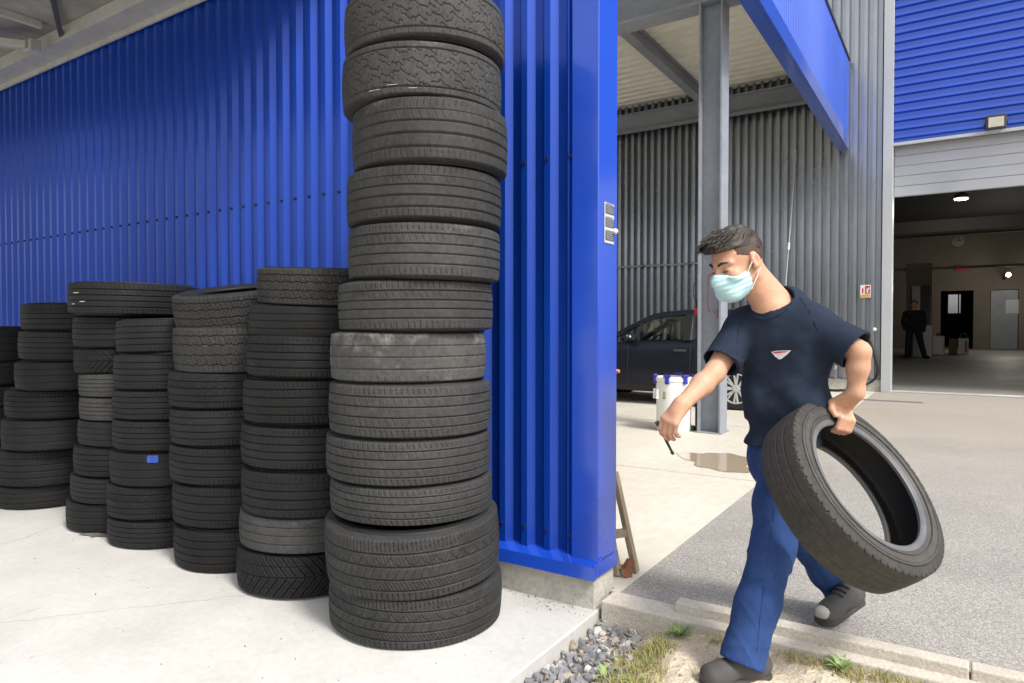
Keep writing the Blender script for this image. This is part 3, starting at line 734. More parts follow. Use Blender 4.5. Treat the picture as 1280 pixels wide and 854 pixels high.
# black post with coloured fittings by the column
pp = atz(872, 537, 0)
t = thing('hose_post', pp, 'thin black post with red and green fittings standing beside the steel column', 'post')
mb = MB(); mb.cyl((pp.x, pp.y, .02), (pp.x, pp.y, 1.45), .028, n=12); mb.cyl((pp.x, pp.y, 0), (pp.x, pp.y, .03), .07, n=16); mb.build('pole', M['black'], t)
mb = MB(); mb.box(pp.x - .08, pp.x - .02, pp.y - .1, pp.y - .03, .005, .05, bev=.008); mb.build('green_fitting', M['green'], t)
mb = MB(); mb.box(pp.x + .005, pp.x + .06, pp.y - .09, pp.y - .03, .005, .05, bev=.008); mb.build('red_fitting', M['red'], t)
mb = MB(); mb.box(pp.x - .03, pp.x + .03, pp.y - .05, pp.y - .029, 1.28, 1.36, bev=.006); mb.build('valve', M['red'], t)
q = [Vector((pp.x + dx, pp.y - .02, z)) for dx, z in ((0, 1.4), (-.04, 1.48), (-.05, 1.6), (0, 1.68), (.03, 1.6), (.02, 1.5))]
mb = MB(); mb.tube(q, .004, 8); mb.build('blue_coil', M['cap_blue'], t)
# red cable on the column web
t = thing('red_cable', (cx, cy - .02, 1.3), 'thin red cable hooked on the web of the steel column', 'cable')
yy = cy - .022
pts = [(cx + .03, yy, 1.72), (cx - .04, yy, 1.71), (cx - .045, yy, 1.6), (cx - .04, yy - .01, 1.5), (cx - .045, yy, 1.38), (cx - .03, yy, 1.32), (cx + .01, yy - .01, 1.34), (cx + .03, yy, 1.30), (cx + .06, yy, 1.33), (cx + .05, yy, 1.24)]
mb = MB(); mb.tube(pts, .0028, 6); mb.build('wire', M['red'], t)

# wooden frame leaning behind the blue wall's end
b1 = atz(795, 716, 0); tp = atx(772, 600, X_CORNER + .02)
b1 = Vector((b1.x, b1.y, 0)); 
t = thing('wooden_trestle', b1, 'weathered wooden frame with one rung leaning behind the end of the blue wall', 'wooden frame')
dirv = Vector((-.10, -.02, .46)); 
r0a = b1; r0b = b1 + dirv
r1a = b1 + Vector((-.05, -.085, 0)); r1b = r1a + Vector((-.10, -.0, .46))
upv = Vector((0, 1, 0))
mb = MB(); mb.beam(r0a + Vector((0, 0, .004)), r0b, .026, .038, upv, .004); mb.build('rail', M['wood'], t)
mb = MB(); mb.beam(r1a + Vector((0, 0, .004)), r1b, .026, .038, upv, .004); mb.build('rail', M['wood'], t)
mb = MB(); mb.beam(r0a.lerp(r0b, .40), r1a.lerp(r1b, .40), .03, .035, AU, .003); mb.build('rung', M['wood'], t)
# dead leaf
p = atz(781, 717, .012)
t = None
mb = MB()
ctr = p; vs = []; 
for i in range(15):
    a = 2 * math.pi * i / 15; r = .035 * (1 + .45 * (i % 2)) * (.8 + .4 * rng.random())
    vs.append(ctr + cv(math.cos(a) * r, .02 + .022 * math.sin(2 * a) + math.sin(a) * r * .55, math.sin(a) * r * .7))
vs.append(ctr + AU * .02)
mb.add(vs, [(i, (i + 1) % 15, 15) for i in range(15)])
tag(mb.build('dead_leaf', M['leaf_brown'], origin=p), 'curled brown dead leaf lying at the foot of the wooden frame', 'leaf')
# orange grip on a bracket, built for an unidentified orange tip past the corner
p = aty(772.5, 464, Y_WALL + .22)
t = thing('orange_grip', (X_CORNER - .05, Y_WALL + .22, p.z), 'small rounded orange grip sticking out past the end of the blue wall', 'grip')
mb = MB(); a0 = Vector((X_CORNER - .14, Y_WALL + .14, p.z - .01)); mb.tube([a0, (X_CORNER - .08, Y_WALL + .2, p.z - .005), p + Vector((-.03, 0, -.003)), p + Vector((.006, 0, .0))], .012, 12, rs=[.010, .011, .0135, .0075]); mb.build('grip_sleeve', M['orange'], t, smooth=True)
mb = MB(); mb.box(a0.x - .03, a0.x + .03, Y_WALL + .122, Y_WALL + .145, a0.z - .03, a0.z + .03, bev=.004); mb.build('wall_bracket', M['steel_dark'], t)
exec_person = True

# ------------------------------------------------------------------ tyres
def tread_pattern(kind, s, v):
    """s: arc length (m), v: across the tread -1..1 -> groove depth 0..1 (numpy)"""
    d = np.zeros_like(s)
    def ring(v0, w): return (np.abs(v - v0) < w).astype(float)
    def slit(cond, phase, pitch, w): return .8 * cond * ((np.abs(((s + phase) / pitch) % 1 - .5) * pitch) < w * .9)
    av = np.abs(v)
    if kind == 'rib':
        for v0 in (-.46, -.13, .18, .50): d = np.maximum(d, ring(v0, .027))
        d = np.maximum(d, .75 * slit(av > .60, 0.012 * v, .023, .0016))
        d = np.maximum(d, .45 * slit((v > .24) & (v < .46), v * .05, .026, .0015))
    elif kind == 'diag':
        for v0 in (-.50, -.17, .17, .50): d = np.maximum(d, ring(v0, .027))
        d = np.maximum(d, .7 * slit(av > .58, 0.02 * v, .021, .0017))
        d = np.maximum(d, .42 * slit((av > .21) & (av < .47), v * .04, .027, .0015))
        d = np.maximum(d, .25 * slit((av < .14), v * .03, .033, .0014))
    elif kind == 'block':
        for v0 in (-.55, -.18, .22, .56): d = np.maximum(d, ring(v0 + .014 * np.sign(np.sin(s / .009)), .024))
        d = np.maximum(d, .65 * slit(av > .58, 0.016 * v, .024, .0020))
        d = np.maximum(d, .65 * slit((av > .2) & (av < .55), v * .06, .024, .0018))
        d = np.maximum(d, .5 * slit((av < .5), -v * .05 + .01, .017, .0013))
    elif kind == 'chevron':
        d = np.maximum(d, ring(0, .03))
        d = np.maximum(d, 1.5 * slit(av > .05, av * .085, .040, .0036))
        d = np.maximum(d, .6 * slit((av > .12) & (av < .9), av * .085 + .02, .040, .0014))
        d = np.maximum(d, .8 * ring(.45, .02)); d = np.maximum(d, .8 * ring(-.45, .02))
    elif kind == 'wavy':
        for k, v0 in enumerate((-.62, .62)): d = np.maximum(d, ring(v0, .024))
        f = v * 4.4 + s * 9.0 + .26 * np.sin(s / .0105 + v * 5) + .13 * np.sin(s / .0042 + v * 9 + 1)
        k = np.floor(f)
        d = np.maximum(d, .6 * (np.abs(f - k - .5) < .075) * (av < .60) * (np.sin(s / .023 + k * 2.4) > -.5))
        d = np.maximum(d, .5 * (np.abs(((s - v * .03) / .019) % 1 - .5) < .05) * (av < .58) * (np.sin(s / .012 + v * 15) > .55))
        d = np.maximum(d, .5 * slit(av > .68, .01 * v, .026, .0013))
    elif kind == 'suv':
        for v0 in (-.56, -.24, .10, .46): d = np.maximum(d, ring(v0, .022))
        d = np.maximum(d, .85 * slit(v > .52, .01 * v, .015, .0016))
        d = np.maximum(d, .85 * slit(v < -.62, .01 * v, .019, .0018))
        arc = ((s / .050) % 1); d = np.maximum(d, .45 * ((v > .13) & (v < .43)) * (np.abs(v - (.16 + .9 * (arc - .5) ** 2)) < .020))
        d = np.maximum(d, .6 * slit((v > -.50) & (v < -.28), v * .08, .013, .0013))
        d = np.maximum(d, .35 * slit((v > .13) & (v < .43), v * .05, .0125, .0012))
        d = np.maximum(d, .5 * slit((v > -.2) & (v < .06), -v * .06, .028, .0013))
    elif kind == 'worn':
        for v0 in (-.40, .02, .42): d = np.maximum(d, .55 * ring(v0, .030))
        d = np.maximum(d, .45 * slit(av > .66, .01 * v, .028, .0015))
    elif kind == 'asym':
        for v0 in (-.52, -.14, .20): d = np.maximum(d, ring(v0, .027))
        d = np.maximum(d, .7 * ring(.50, .016))
        d = np.maximum(d, .6 * slit(v > .54, -.02 * v, .025, .0017))
        d = np.maximum(d, .55 * slit((v < -.56), .02 * v, .023, .0015))
        d = np.maximum(d, .38 * slit((v > .24) & (v < .47), .05 * v, .030, .0015))
        d = np.maximum(d, .32 * slit((v > -.48) & (v < -.18), -.06 * v, .034, .0015))
    elif kind == 'notch':
        for v0 in (-.36, .02, .38): d = np.maximum(d, .22 * ring(v0, .022))
        d = np.maximum(d, 1.25 * slit((v > .74) & (v < .97), .01 * v, .030, .0032))
        d = np.maximum(d, .5 * slit(v < -.8, .01 * v, .030, .0022))
    return d

TY_R, TY_W = .32, .205
def tread_profile(v):
    """v -1..1 -> (r, z) of the outer surface: flat crown, round shoulder"""
    av = np.abs(v); sg = np.sign(v)
    z = np.where(av < .8, av / .8 * .425, .425 + (av - .8) / .2 * .052)
    drop = .005 * (av / .8) ** 2
    q = np.clip((av - .78) / .22, 0, 1)
    drop = drop + .026 * q ** 2.2
    return TY_R - drop, sg * z * TY_W
tread_cache = {}
def tread_mesh(kind, matkey, depth=.0075):
    key = (kind, matkey)
    if key in tread_cache: return tread_cache[key]
    nt_, nv = 960, 92
    th = np.arange(nt_) / nt_ * 2 * np.pi
    v = np.linspace(-1, 1, nv)
    TH, V = np.meshgrid(th, v, indexing='ij')
    pat = tread_pattern(kind, TH * TY_R, V)
    fade = np.clip((1.02 - np.abs(V)) / .25, 0, 1)
    r, z = tread_profile(V)
    hsh = (sum(ord(ch) for ch in kind) % 97)
    wob = .0012 * np.sin(3 * TH + hsh) + .0008 * np.sin(7 * TH + 2.3 * hsh)
    r = r - depth * pat * fade + wob
    X = r * np.cos(TH); Y = r * np.sin(TH)
    P = np.stack([X, Y, z], -1).reshape(-1, 3)
    i = np.arange(nt_)[:, None]; j = np.arange(nv - 1)[None, :]; i2 = (i + 1) % nt_
    F = np.stack([i * nv + j, i2 * nv + j, i2 * nv + j + 1, i * nv + j + 1], -1).reshape(-1, 4)
    me = np_mesh('tread', P, F, M[matkey]); tread_cache[key] = me
    return me
casing_cache = {}
def casing_mesh(matkey='casing', bead=False, rr=.62):
    key = (matkey, bead, rr)
    if key in casing_cache: return casing_cache[key]
    W = TY_W; R = TY_R; rb = R * rr
    r_sh, z_sh = tread_profile(np.array([.97]))
    r_sh = float(r_sh[0]) - .003; z_sh = float(z_sh[0])
    def sw(f): return rb + .016 + (R * .895 - rb - .016) * f
    half = [(r_sh - .012, z_sh - .02), (r_sh, z_sh - .001), (r_sh - .006, z_sh + .0015), (R * .895, W * .492), (sw(.84), W * .499), (sw(.58), W * .500), (sw(.31), W * .488), (sw(.09), W * .465), (rb + .016, W * .445), (rb + .012, W * .44), (rb + .004, W * .435), (rb, W * .42), (rb + .001, W * .36), (rb + .014, W * .35), (max(R * .74, rb + .02), W * .42), (R * .82, W * .455), (R * .90, W * .42), (R * .935, W * .3), (R * .945, 0)]
    prof = half + [(r, -z) for r, z in reversed(half[:-1])]
    mb = MB(); mb.lathe(prof, 112); 
    me = bpy.data.meshes.new('casing'); me.from_pydata(mb.v, [], mb.f); me.update()
    bm = bmesh.new(); bm.from_mesh(me); bmesh.ops.recalc_face_normals(bm, faces=bm.faces); bm.to_mesh(me); bm.free()
    for p in me.polygons: p.use_smooth = True
    me.materials.append(M[matkey]); casing_cache[key] = me
    return me

def make_tyre(loc, rot, r, w, kind, matkey, label, group, cas='casing', rr=.62):
    o = bpy.data.objects.new('tyre', casing_mesh(cas, False, rr)); C.objects.link(o)
    tag(o, label, 'tyre', group)
    o.location = loc
    if isinstance(rot, Matrix): o.rotation_euler = rot.to_euler()
    else: o.rotation_euler = rot
    o.scale = (r / TY_R, r / TY_R, w / TY_W)
    tr = bpy.data.objects.new('tread', tread_mesh(kind, matkey)); C.objects.link(tr); tr.parent = o
    return o

ORD = ['bottom', 'second', 'third', 'fourth', 'fifth', 'sixth', 'seventh', 'eighth', 'ninth', 'tenth', 'eleventh', 'twelfth']
DESC = {'rib': 'straight-ribbed', 'diag': 'diagonally siped', 'block': 'blocky-treaded', 'chevron': 'chevron-treaded', 'wavy': 'wavy-treaded', 'suv': 'finely siped', 'worn': 'worn smooth', 'asym': 'asymmetric-treaded'}
def pos_word(i, n):
    if i == 0: return 'bottom tyre'
    if i == n - 1: return 'topmost tyre'
    if i == n - 2 and n > 4: return 'second tyre from the top'
    return ORD[i] + ' tyre from the bottom'
def solve_left(px_l, r, Y):
    """X so that a disc of radius r centred on the line y = Y has its left tangent at pixel column px_l"""
    al = math.atan((px_l - 640) / FPX)          # angle to the right of the view axis
    lo, hi = -12.0, 0.0
    for _ in range(60):
        mid = (lo + hi) / 2
        p = Vector((mid, Y, 0)); lat = p.dot(AR); dep = p.dot(AD)
        ang = math.atan2(lat, dep) - math.asin(min(.99, r / math.hypot(lat, dep)))
        if ang < al: lo = mid
        else: hi = mid
    return (lo + hi) / 2
def dep_at(px, X, Y, r, side=-1):
    lat = X * AR.x + Y * AR.y; dep = X * AD.x + Y * AD.y
    D = math.hypot(lat, dep); L_ = math.sqrt(D * D - r * r); ang = math.atan2(lat, dep) + side * math.asin(r / D)
    return L_ * math.cos(ang)
def stack(name, rows, ytop_list, Yrow, desc, group, last_r=None):
    """rows bottom to top: (left px, bottom py at the left edge, radius, kind, material, tilt)"""
    n = len(rows); z = Z_SLAB
    for i, (pl, pt, r, kind, mk) in enumerate(rows):
        X = solve_left(pl, r, Yrow)
        dp = dep_at(pl, X, Yrow, r)
        zt = CAM_Z - (pt - 411) / FPX * dp
        h = zt - z
        lab = '%s, %s of %s' % (DESC[kind], pos_word(i, n), desc)
        rt = (R_(rng.uniform(-.9, .9)), R_(rng.uniform(-.9, .9)), rng.uniform(0, 6.28))
        tl = TILT.get((name, i))
        if tl:                                          # (towards the yard, towards the corner)
            q = Matrix.Rotation(R_(tl[0]), 3, 'X') @ Matrix.Rotation(R_(tl[1]), 3, 'Y') @ Matrix.Rotation(rt[2], 3, 'Z'); rt = q
        o = make_tyre((X, Yrow, z + h / 2), rt, r, h * 1.012, kind, mk, lab, group)
        z = zt
        yield o

TILT = {('s4', 6): (10, 2.0), ('s5', 7): (3.0, 3.5), ('s5', 6): (2, 2), ('s2', 8): (0, 1.5), ('s4', 5): (3, 1)}
G = 'used tyres stacked along the blue wall'
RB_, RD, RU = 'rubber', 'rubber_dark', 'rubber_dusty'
made = {}
# tall stack: solved from both edges
tall = [  # left px, right px, py of the TOP boundary at the right edge, kind, material   (bottom -> top)
    (409, 627, 708, 'suv', RB_), (404, 624, 634, 'suv', RB_), (411, 615, 588, 'diag', RB_), (406, 613, 535, 'diag', RB_), (410, 613, 473, 'diag', RB_), (412, 608, 414, 'worn', RU),
    (423, 616, 355, 'rib', RB_), (435, 625, 290, 'rib', RB_), (434, 627, 227, 'asym', RB_), (441, 634, 151, 'asym', RB_), (429, 627, 90, 'wavy', RB_), (432, 631, 26, 'wavy', RB_)]
z = Z_SLAB; T = []
for i, (pl, pr, pt, kind, mk) in enumerate(tall):
    a1 = math.atan((pl - 640) / FPX); a2 = math.atan((pr - 640) / FPX); be = (a1 + a2) / 2; ha = (a2 - a1) / 2
    dirv = AR * math.sin(be) + AD * math.cos(be)
    Yr = 2.13
    D = Yr / dirv.y; r = D * math.sin(ha)
    if r > .352: D *= .352 / r; r = .352
    p = dirv * D
    dp = math.sqrt(D * D - r * r) * math.cos(a2)
    zt = CAM_Z - (pt - 411) / FPX * dp
    h = zt - z
    lab = '%s, %s of the tall corner stack' % (DESC[kind], pos_word(i, 12))
    tilt = {1: (R_(1.6), R_(-3.2)), 0: (0, R_(-1.2)), 10: (R_(-.6), R_(.3)), 11: (R_(-1), R_(.8))}.get(i, (R_(rng.uniform(-.6, .6)), R_(rng.uniform(-.6, .6))))
    o = make_tyre((p.x, p.y, z + h / 2), (tilt[0], tilt[1], rng.uniform(0, 6.28)), r, h * 1.02, kind, mk, lab, G)
    T.append(o); z = zt
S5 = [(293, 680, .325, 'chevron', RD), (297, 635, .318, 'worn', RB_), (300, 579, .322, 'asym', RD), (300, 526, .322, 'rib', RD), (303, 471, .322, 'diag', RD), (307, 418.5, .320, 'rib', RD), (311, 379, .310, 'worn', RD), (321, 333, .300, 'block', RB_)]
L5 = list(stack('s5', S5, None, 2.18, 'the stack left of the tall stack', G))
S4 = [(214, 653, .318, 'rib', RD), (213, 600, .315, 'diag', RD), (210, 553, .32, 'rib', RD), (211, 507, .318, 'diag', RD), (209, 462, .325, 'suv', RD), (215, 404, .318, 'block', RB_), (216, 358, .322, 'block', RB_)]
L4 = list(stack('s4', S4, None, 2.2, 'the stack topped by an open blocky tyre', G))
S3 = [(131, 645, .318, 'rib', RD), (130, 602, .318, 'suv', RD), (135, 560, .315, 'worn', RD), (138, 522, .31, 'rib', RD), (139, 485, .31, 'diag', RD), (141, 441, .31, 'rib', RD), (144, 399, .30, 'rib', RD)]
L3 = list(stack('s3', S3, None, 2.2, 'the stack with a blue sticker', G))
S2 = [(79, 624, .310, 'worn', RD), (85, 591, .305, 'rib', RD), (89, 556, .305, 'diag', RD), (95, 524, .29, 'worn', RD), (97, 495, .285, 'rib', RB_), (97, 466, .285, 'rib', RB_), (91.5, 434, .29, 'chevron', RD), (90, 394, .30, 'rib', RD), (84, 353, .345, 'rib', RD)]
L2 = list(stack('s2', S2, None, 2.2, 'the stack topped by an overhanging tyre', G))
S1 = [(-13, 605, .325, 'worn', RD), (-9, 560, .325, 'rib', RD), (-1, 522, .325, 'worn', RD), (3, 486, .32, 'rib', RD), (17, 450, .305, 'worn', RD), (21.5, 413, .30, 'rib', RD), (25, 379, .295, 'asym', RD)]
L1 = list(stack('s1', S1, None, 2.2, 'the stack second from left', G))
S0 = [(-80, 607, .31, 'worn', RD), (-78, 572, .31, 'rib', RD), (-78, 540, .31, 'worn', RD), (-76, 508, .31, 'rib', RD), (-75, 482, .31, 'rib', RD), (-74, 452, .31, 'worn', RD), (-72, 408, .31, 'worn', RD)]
L0 = list(stack('s0', S0, None, 2.2, 'the stack at the left edge', G))

# blue sticker on one tyre, chalk marks on others: curved patches just proud of the tread
def patch(par, px, py, w, h, mat, name, jag=0, lift=.0035):
    """a small curved patch on the tread of a tyre lying flat"""
    r = TY_R * par.scale.x; ctr = par.location
    d = ray(px, py); o0 = Vector((0, 0, CAM_Z))
    dx, dy = d.x, d.y; fx, fy = o0.x - ctr.x, o0.y - ctr.y
    A = dx * dx + dy * dy; B = 2 * (fx * dx + fy * dy); Cc = fx * fx + fy * fy - r * r
    disc = B * B - 4 * A * Cc
    if disc < 0: return None
    tt = (-B - math.sqrt(disc)) / (2 * A); hit = o0 + d * tt
    a0 = math.atan2(hit.y - ctr.y, hit.x - ctr.x)
    vs = []; fs = []; n = 10
    for i in range(n + 1):
        a = a0 + (i / n - .5) * w / r
        for s in (-1, 1):
            hh = h / 2 * (1 - jag * rng.random())
            vs.append((ctr.x + (r + lift) * math.cos(a), ctr.y + (r + lift) * math.sin(a), hit.z + s * hh))
    for i in range(n): fs.append((2 * i, 2 * i + 2, 2 * i + 3, 2 * i + 1))
    me = bpy.data.meshes.new(name); me.from_pydata(vs, [], fs); me.materials.append(mat)
    bpy.context.view_layer.update()
    ob = bpy.data.objects.new(name, me); C.objects.link(ob); ob.parent = par; ob.matrix_parent_inverse = par.matrix_world.inverted()
    return ob
patch(L3[2], 191, 574, .055, .045, M['sticker'], 'sticker', .25)
for px, py, w, h in ((95, 366, .05, .006), (103, 377, .04, .006), (92, 380, .03, .006)): patch(L2[8], px, py, w, h, M['chalk'], 'chalk_mark', .6, .002)
for px, py, w, h in ((468, 113, .05, .0025), (490, 106, .04, .0022), (516, 110, .03, .0022)): patch(T[10], px, py, w, h, M['chalk'], 'chalk_mark', .7, .0015)

# ------------------------------------------------------------------ carried tyre
sight = ray(1085, 612).normalized(); er = (AR - sight * AR.dot(sight)).normalized(); eu = er.cross(sight)
ax = (er * .765 + eu * .445 - sight * .47).normalized()
vv = er * -.53 + eu * .85; vv = (vv - ax * vv.dot(ax)).normalized()
ww = ax.cross(vv)
TC = atd(1064, 615, 2.30); TR = .322; TW = .172; RRC = .685
rotm = Matrix((( vv.x, ww.x, ax.x), (vv.y, ww.y, ax.y), (vv.z, ww.z, ax.z)))
# rotation must map local z to ax, x to vv, y to ww = ax x vv
rotm = Matrix(((vv.x, ww.x, ax.x), (vv.y, ww.y, ax.y), (vv.z, ww.z, ax.z)))
ct = make_tyre(TC, rotm.to_euler(), TR, TW, 'notch', 'rubber_carried', 'single worn tyre carried in the hand of the man in the navy shirt', None, 'casing_worn', RRC)
mb = MB(); rb = TY_R * RRC
for sg in (1, -1):
    mb.lathe([(rb + .021, sg * TY_W * .4555), (rb + .012, sg * (TY_W * .44 + .0015)), (rb + .003, sg * (TY_W * .435 + .0015)), (rb - .0015, sg * TY_W * .42), (rb - .0005, sg * TY_W * .36)], 112)
me = mb.build('bead', M['bead'], None, smooth=True); me.parent = ct
# sidewall raised ring
mb = MB()
for rr_ in (.276, .252):
    mb.lathe([(rr_ - .002, TY_W * .496), (rr_ - .001, TY_W * .513), (rr_ + .001, TY_W * .513), (rr_ + .002, TY_W * .494)], 112)
rg = mb.build('sidewall_rings', M['casing_worn'], None, smooth=True); rg.parent = ct
mb = MB(); mb.lathe([(rb + .012, -TY_W * .34), (TY_R * .75, -TY_W * .412), (TY_R * .82, -TY_W * .447), (TY_R * .895, -TY_W * .41), (TY_R * .928, -TY_W * .3), (TY_R * .938, 0), (TY_R * .928, TY_W * .3), (TY_R * .895, TY_W * .41), (TY_R * .82, TY_W * .447), (TY_R * .75, TY_W * .412), (rb + .012, TY_W * .34)], 112)
ln = mb.build('inner_liner', M['liner'], None, smooth=True); ln.parent = ct

# ------------------------------------------------------------------ people: signed-distance bodies
import openvdb
def vnoise(P, sc, seed):
    """smooth value noise on an (...,3) array, -1..1"""
    q = P * sc; i = np.floor(q).astype(np.int64); f = q - i; f = f * f * (3 - 2 * f)
    def hsh(ix, iy, iz):
        h = (ix * 374761393 + iy * 668265263 + iz * 2147483647 + seed * 144665) & 0x7fffffff
        h = (h ^ (h >> 13)) * 1274126177 & 0x7fffffff
        return ((h ^ (h >> 16)) & 0xffff) / 32767.5 - 1
    out = 0
    for dx in (0, 1):
        for dy in (0, 1):
            for dz in (0, 1):
                w = (f[..., 0] if dx else 1 - f[..., 0]) * (f[..., 1] if dy else 1 - f[..., 1]) * (f[..., 2] if dz else 1 - f[..., 2])
                out = out + w * hsh(i[..., 0] + dx, i[..., 1] + dy, i[..., 2] + dz)
    return out
class Vol:
    def __init__(s, lo, hi, h):
        s.lo = np.array(lo, dtype=np.float64); s.h = h
        s.n = np.ceil((np.array(hi) - s.lo) / h).astype(int) + 1
        s.D = np.full(tuple(s.n), .2, dtype=np.float32)
    def sub(s, pts, pad):
        pts = np.array(pts); a = np.floor((pts.min(0) - pad - s.lo) / s.h).astype(int); b = np.ceil((pts.max(0) + pad - s.lo) / s.h).astype(int) + 1
        a = np.clip(a, 0, s.n); b = np.clip(b, 0, s.n)
        sl = tuple(slice(x, y) for x, y in zip(a, b))
        g = np.meshgrid(*[s.lo[k] + s.h * np.arange(a[k], b[k]) for k in range(3)], indexing='ij')
        return sl, np.stack(g, -1)
    def put(s, sl, d, k):
        A = s.D[sl]
        if A.size == 0: return
        if k <= 0: s.D[sl] = np.minimum(A, d)
        else:
            h = np.clip(.5 + .5 * (A - d) / k, 0, 1); s.D[sl] = A * (1 - h) + d * h - k * h * (1 - h)
    def cut(s, sl, d, k=.0):                            # subtract
        A = s.D[sl]
        if k <= 0: s.D[sl] = np.maximum(A, -d)
        else:
            h = np.clip(.5 - .5 * (A + d) / k, 0, 1); s.D[sl] = A * (1 - h) + (-d) * h + k * h * (1 - h)
    def cap(s, a, b, ra, rb=None, k=.02, cut=False, flat=None):
        rb = ra if rb is None else rb
        a = np.array(a, float); b = np.array(b, float)
        sl, P = s.sub([a, b], max(ra, rb) + 3 * k + 2 * s.h)
        ba = b - a; t = np.clip(((P - a) @ ba) / max(1e-9, ba @ ba), 0, 1)
        q = P - a - t[..., None] * ba
        if flat is not None:                            # (axis, factor): squeeze along an axis
            fx = np.array(flat[0], float); qa = (q @ fx)[..., None] * fx; q = q - qa + qa * flat[1]
        d = np.linalg.norm(q, axis=-1) - (ra + t * (rb - ra))
        if flat is not None: d = d / max(1., flat[1])
        s.cut(sl, d, k) if cut else s.put(sl, d, k)
    def chain(s, pts, rs, k=.02, flat=None):
        for i in range(len(pts) - 1): s.cap(pts[i], pts[i + 1], rs[i], rs[i + 1], k, flat=flat)
    def ell(s, c, axes, rad, k=.02, cut=False):
        c = np.array(c, float); A = np.array(axes, float)
        sl, P = s.sub([c], max(rad) + 3 * k + 2 * s.h)
        q = (P - c) @ A.T; q0 = np.linalg.norm(q / np.array(rad), axis=-1); q1 = np.linalg.norm(q / (np.array(rad) ** 2), axis=-1)
        d = q0 * (q0 - 1) / np.maximum(q1, 1e-6)
        s.cut(sl, d, k) if cut else s.put(sl, d, k)
    def plane_cut(s, p, n, pts=None, pad=.1):            # keep the side against n
        p = np.array(p, float); n = np.array(n, float); n /= np.linalg.norm(n)
        sl, P = s.sub(pts if pts is not None else [s.lo, s.lo + s.h * s.n], pad)
        s.D[sl] = np.maximum(s.D[sl], (P - p) @ n)
    def limb_cut(s, p, n, r):                            # cut only near the axis through p along n
        p = np.array(p, float); n = np.array(n, float); n /= np.linalg.norm(n)
        sl, P = s.sub([p, p + n * .3], r); q = P - p; t = q @ n; rad = np.linalg.norm(q - t[..., None] * n, axis=-1)
        A = s.D[sl]; s.D[sl] = np.where(rad < r, np.maximum(A, t), A).astype(np.float32)
    def disp(s, fn):
        sl, P = s.sub([s.lo, s.lo + s.h * s.n], 0)
        near = np.abs(s.D) < .05
        s.D[near] += fn(P[near]).astype(np.float32)
    def mesh(s, name, mat, base=(0, 0, 0), smooth_it=0):
        g = openvdb.FloatGrid(background=.2); g.copyFromArray(np.ascontiguousarray(s.D))
        pts, quads = g.convertToQuads(0.0)
        pts = pts * s.h + s.lo - np.array(base)
        # keep the largest connected piece only
        n = len(pts); par = np.arange(n)
        for _ in range(200):
            m = par[quads].min(1); old = par.copy()
            for c in range(4): np.minimum.at(par, quads[:, c], m)
            par = par[par]
            if (par == old).all(): break
        lab, cnt = np.unique(par, return_counts=True); big = lab[cnt.argmax()]
        keep = par == big; idx = -np.ones(n, int); idx[keep] = np.arange(keep.sum())
        quads = idx[quads[keep[quads[:, 0]]]]; pts = pts[keep]
        me = np_mesh(name, pts, quads[:, ::-1], mat)
        return me
def A3(v): return np.array((v[0], v[1], v[2]), float)

def skin_mat(name, c, deep):
    m = pmat(name, c, deep, 14, .5, .6, fine=(90, .05), bump=.05, bscale=300, spec=.4)
    b = m.node_tree.nodes['Principled BSDF']
    b.inputs['Subsurface Weight'].default_value = .12; b.inputs['Subsurface Radius'].default_value = (.012, .005, .003)
    return m
M['skin'] = skin_mat('skin', (.56, .32, .215), (.50, .275, .18))
M['hair'] = pmat('brown_hair', (.014, .0095, .0068), (.034, .023, .016), 40, .6, stretch=(1, 1, 1))
M['hair_fade'] = pmat('clipped_hair', (.085, .054, .037), (.05, .032, .023), 60, .8)
M['shirt'] = pmat('navy_cotton', (.0125, .020, .039), (.016, .025, .046), 6, .9, spec=.25, bump=.15, bscale=500, fine=(30, .1))
M['trousers'] = pmat('blue_workwear', (.018, .047, .155), (.024, .058, .18), 7, .85, spec=.25, bump=.15, bscale=420, fine=(22, .12), fleck=(5, .60, (.012, .026, .085)))
M['shoe'] = pmat('dark_shoe', (.045, .042, .042), (.07, .066, .064), 12, .75, bump=.2, bscale=160)
M['sole'] = pmat('shoe_sole', (.03, .03, .03), (.05, .05, .05), 12, .8)
M['toe'] = pmat('worn_toe_cap', (.40, .38, .35), (.25, .24, .22), 20, .5)
M['mask'] = pmat('pale_blue_mask', (.42, .66, .72), (.48, .71, .76), 30, .85, bump=.08, bscale=260)
M['loop'] = pmat('white_elastic', (.78, .78, .76), None, 30, .8)
M['logo_white'] = pmat('chest_print_white', (.72, .70, .70), None, 30, .8)
M['logo_red'] = pmat('chest_print_red', (.50, .08, .10), None, 30, .8)
M['eye'] = pmat('dark_eye', (.03, .02, .015), None, 30, .3)

base = Vector((-.5, 2.62, -.12)); base.z = Z_SOIL
# joints
Hc = A3(atd(921, 328, 2.49))
f_ = cv(-.84, -.40, -.38); f_.normalize(); u_ = AU - f_ * f_.z; u_.normalize(); l_ = u_.cross(f_)
HA = np.array([A3(f_), A3(l_), A3(u_)])
def hp(a, b, c): return Hc + HA[0] * a + HA[1] * b + HA[2] * c
neck = A3(atd(966, 384, 2.53)); chest = A3(atd(983, 435, 2.53)); belly = A3(atd(982, 505, 2.53)); pelv = A3(atd(978, 562, 2.54))
shR = A3(atd(928, 408, 2.63)); shL = A3(atd(1021, 407, 2.44)); upb = A3(atd(984, 383, 2.55))
elR = A3(atd(893, 466, 2.52)); wrR = A3(atd(852, 506, 2.38))
elL = A3(atd(1074, 440, 2.33)); wrL = None
hpL = A3(atd(980, 575, 2.47)); hpR = A3(atd(966, 575, 2.58))
knL = A3(atd(966, 688, 2.33)); anL = A3(atd(930, 818, 2.24))
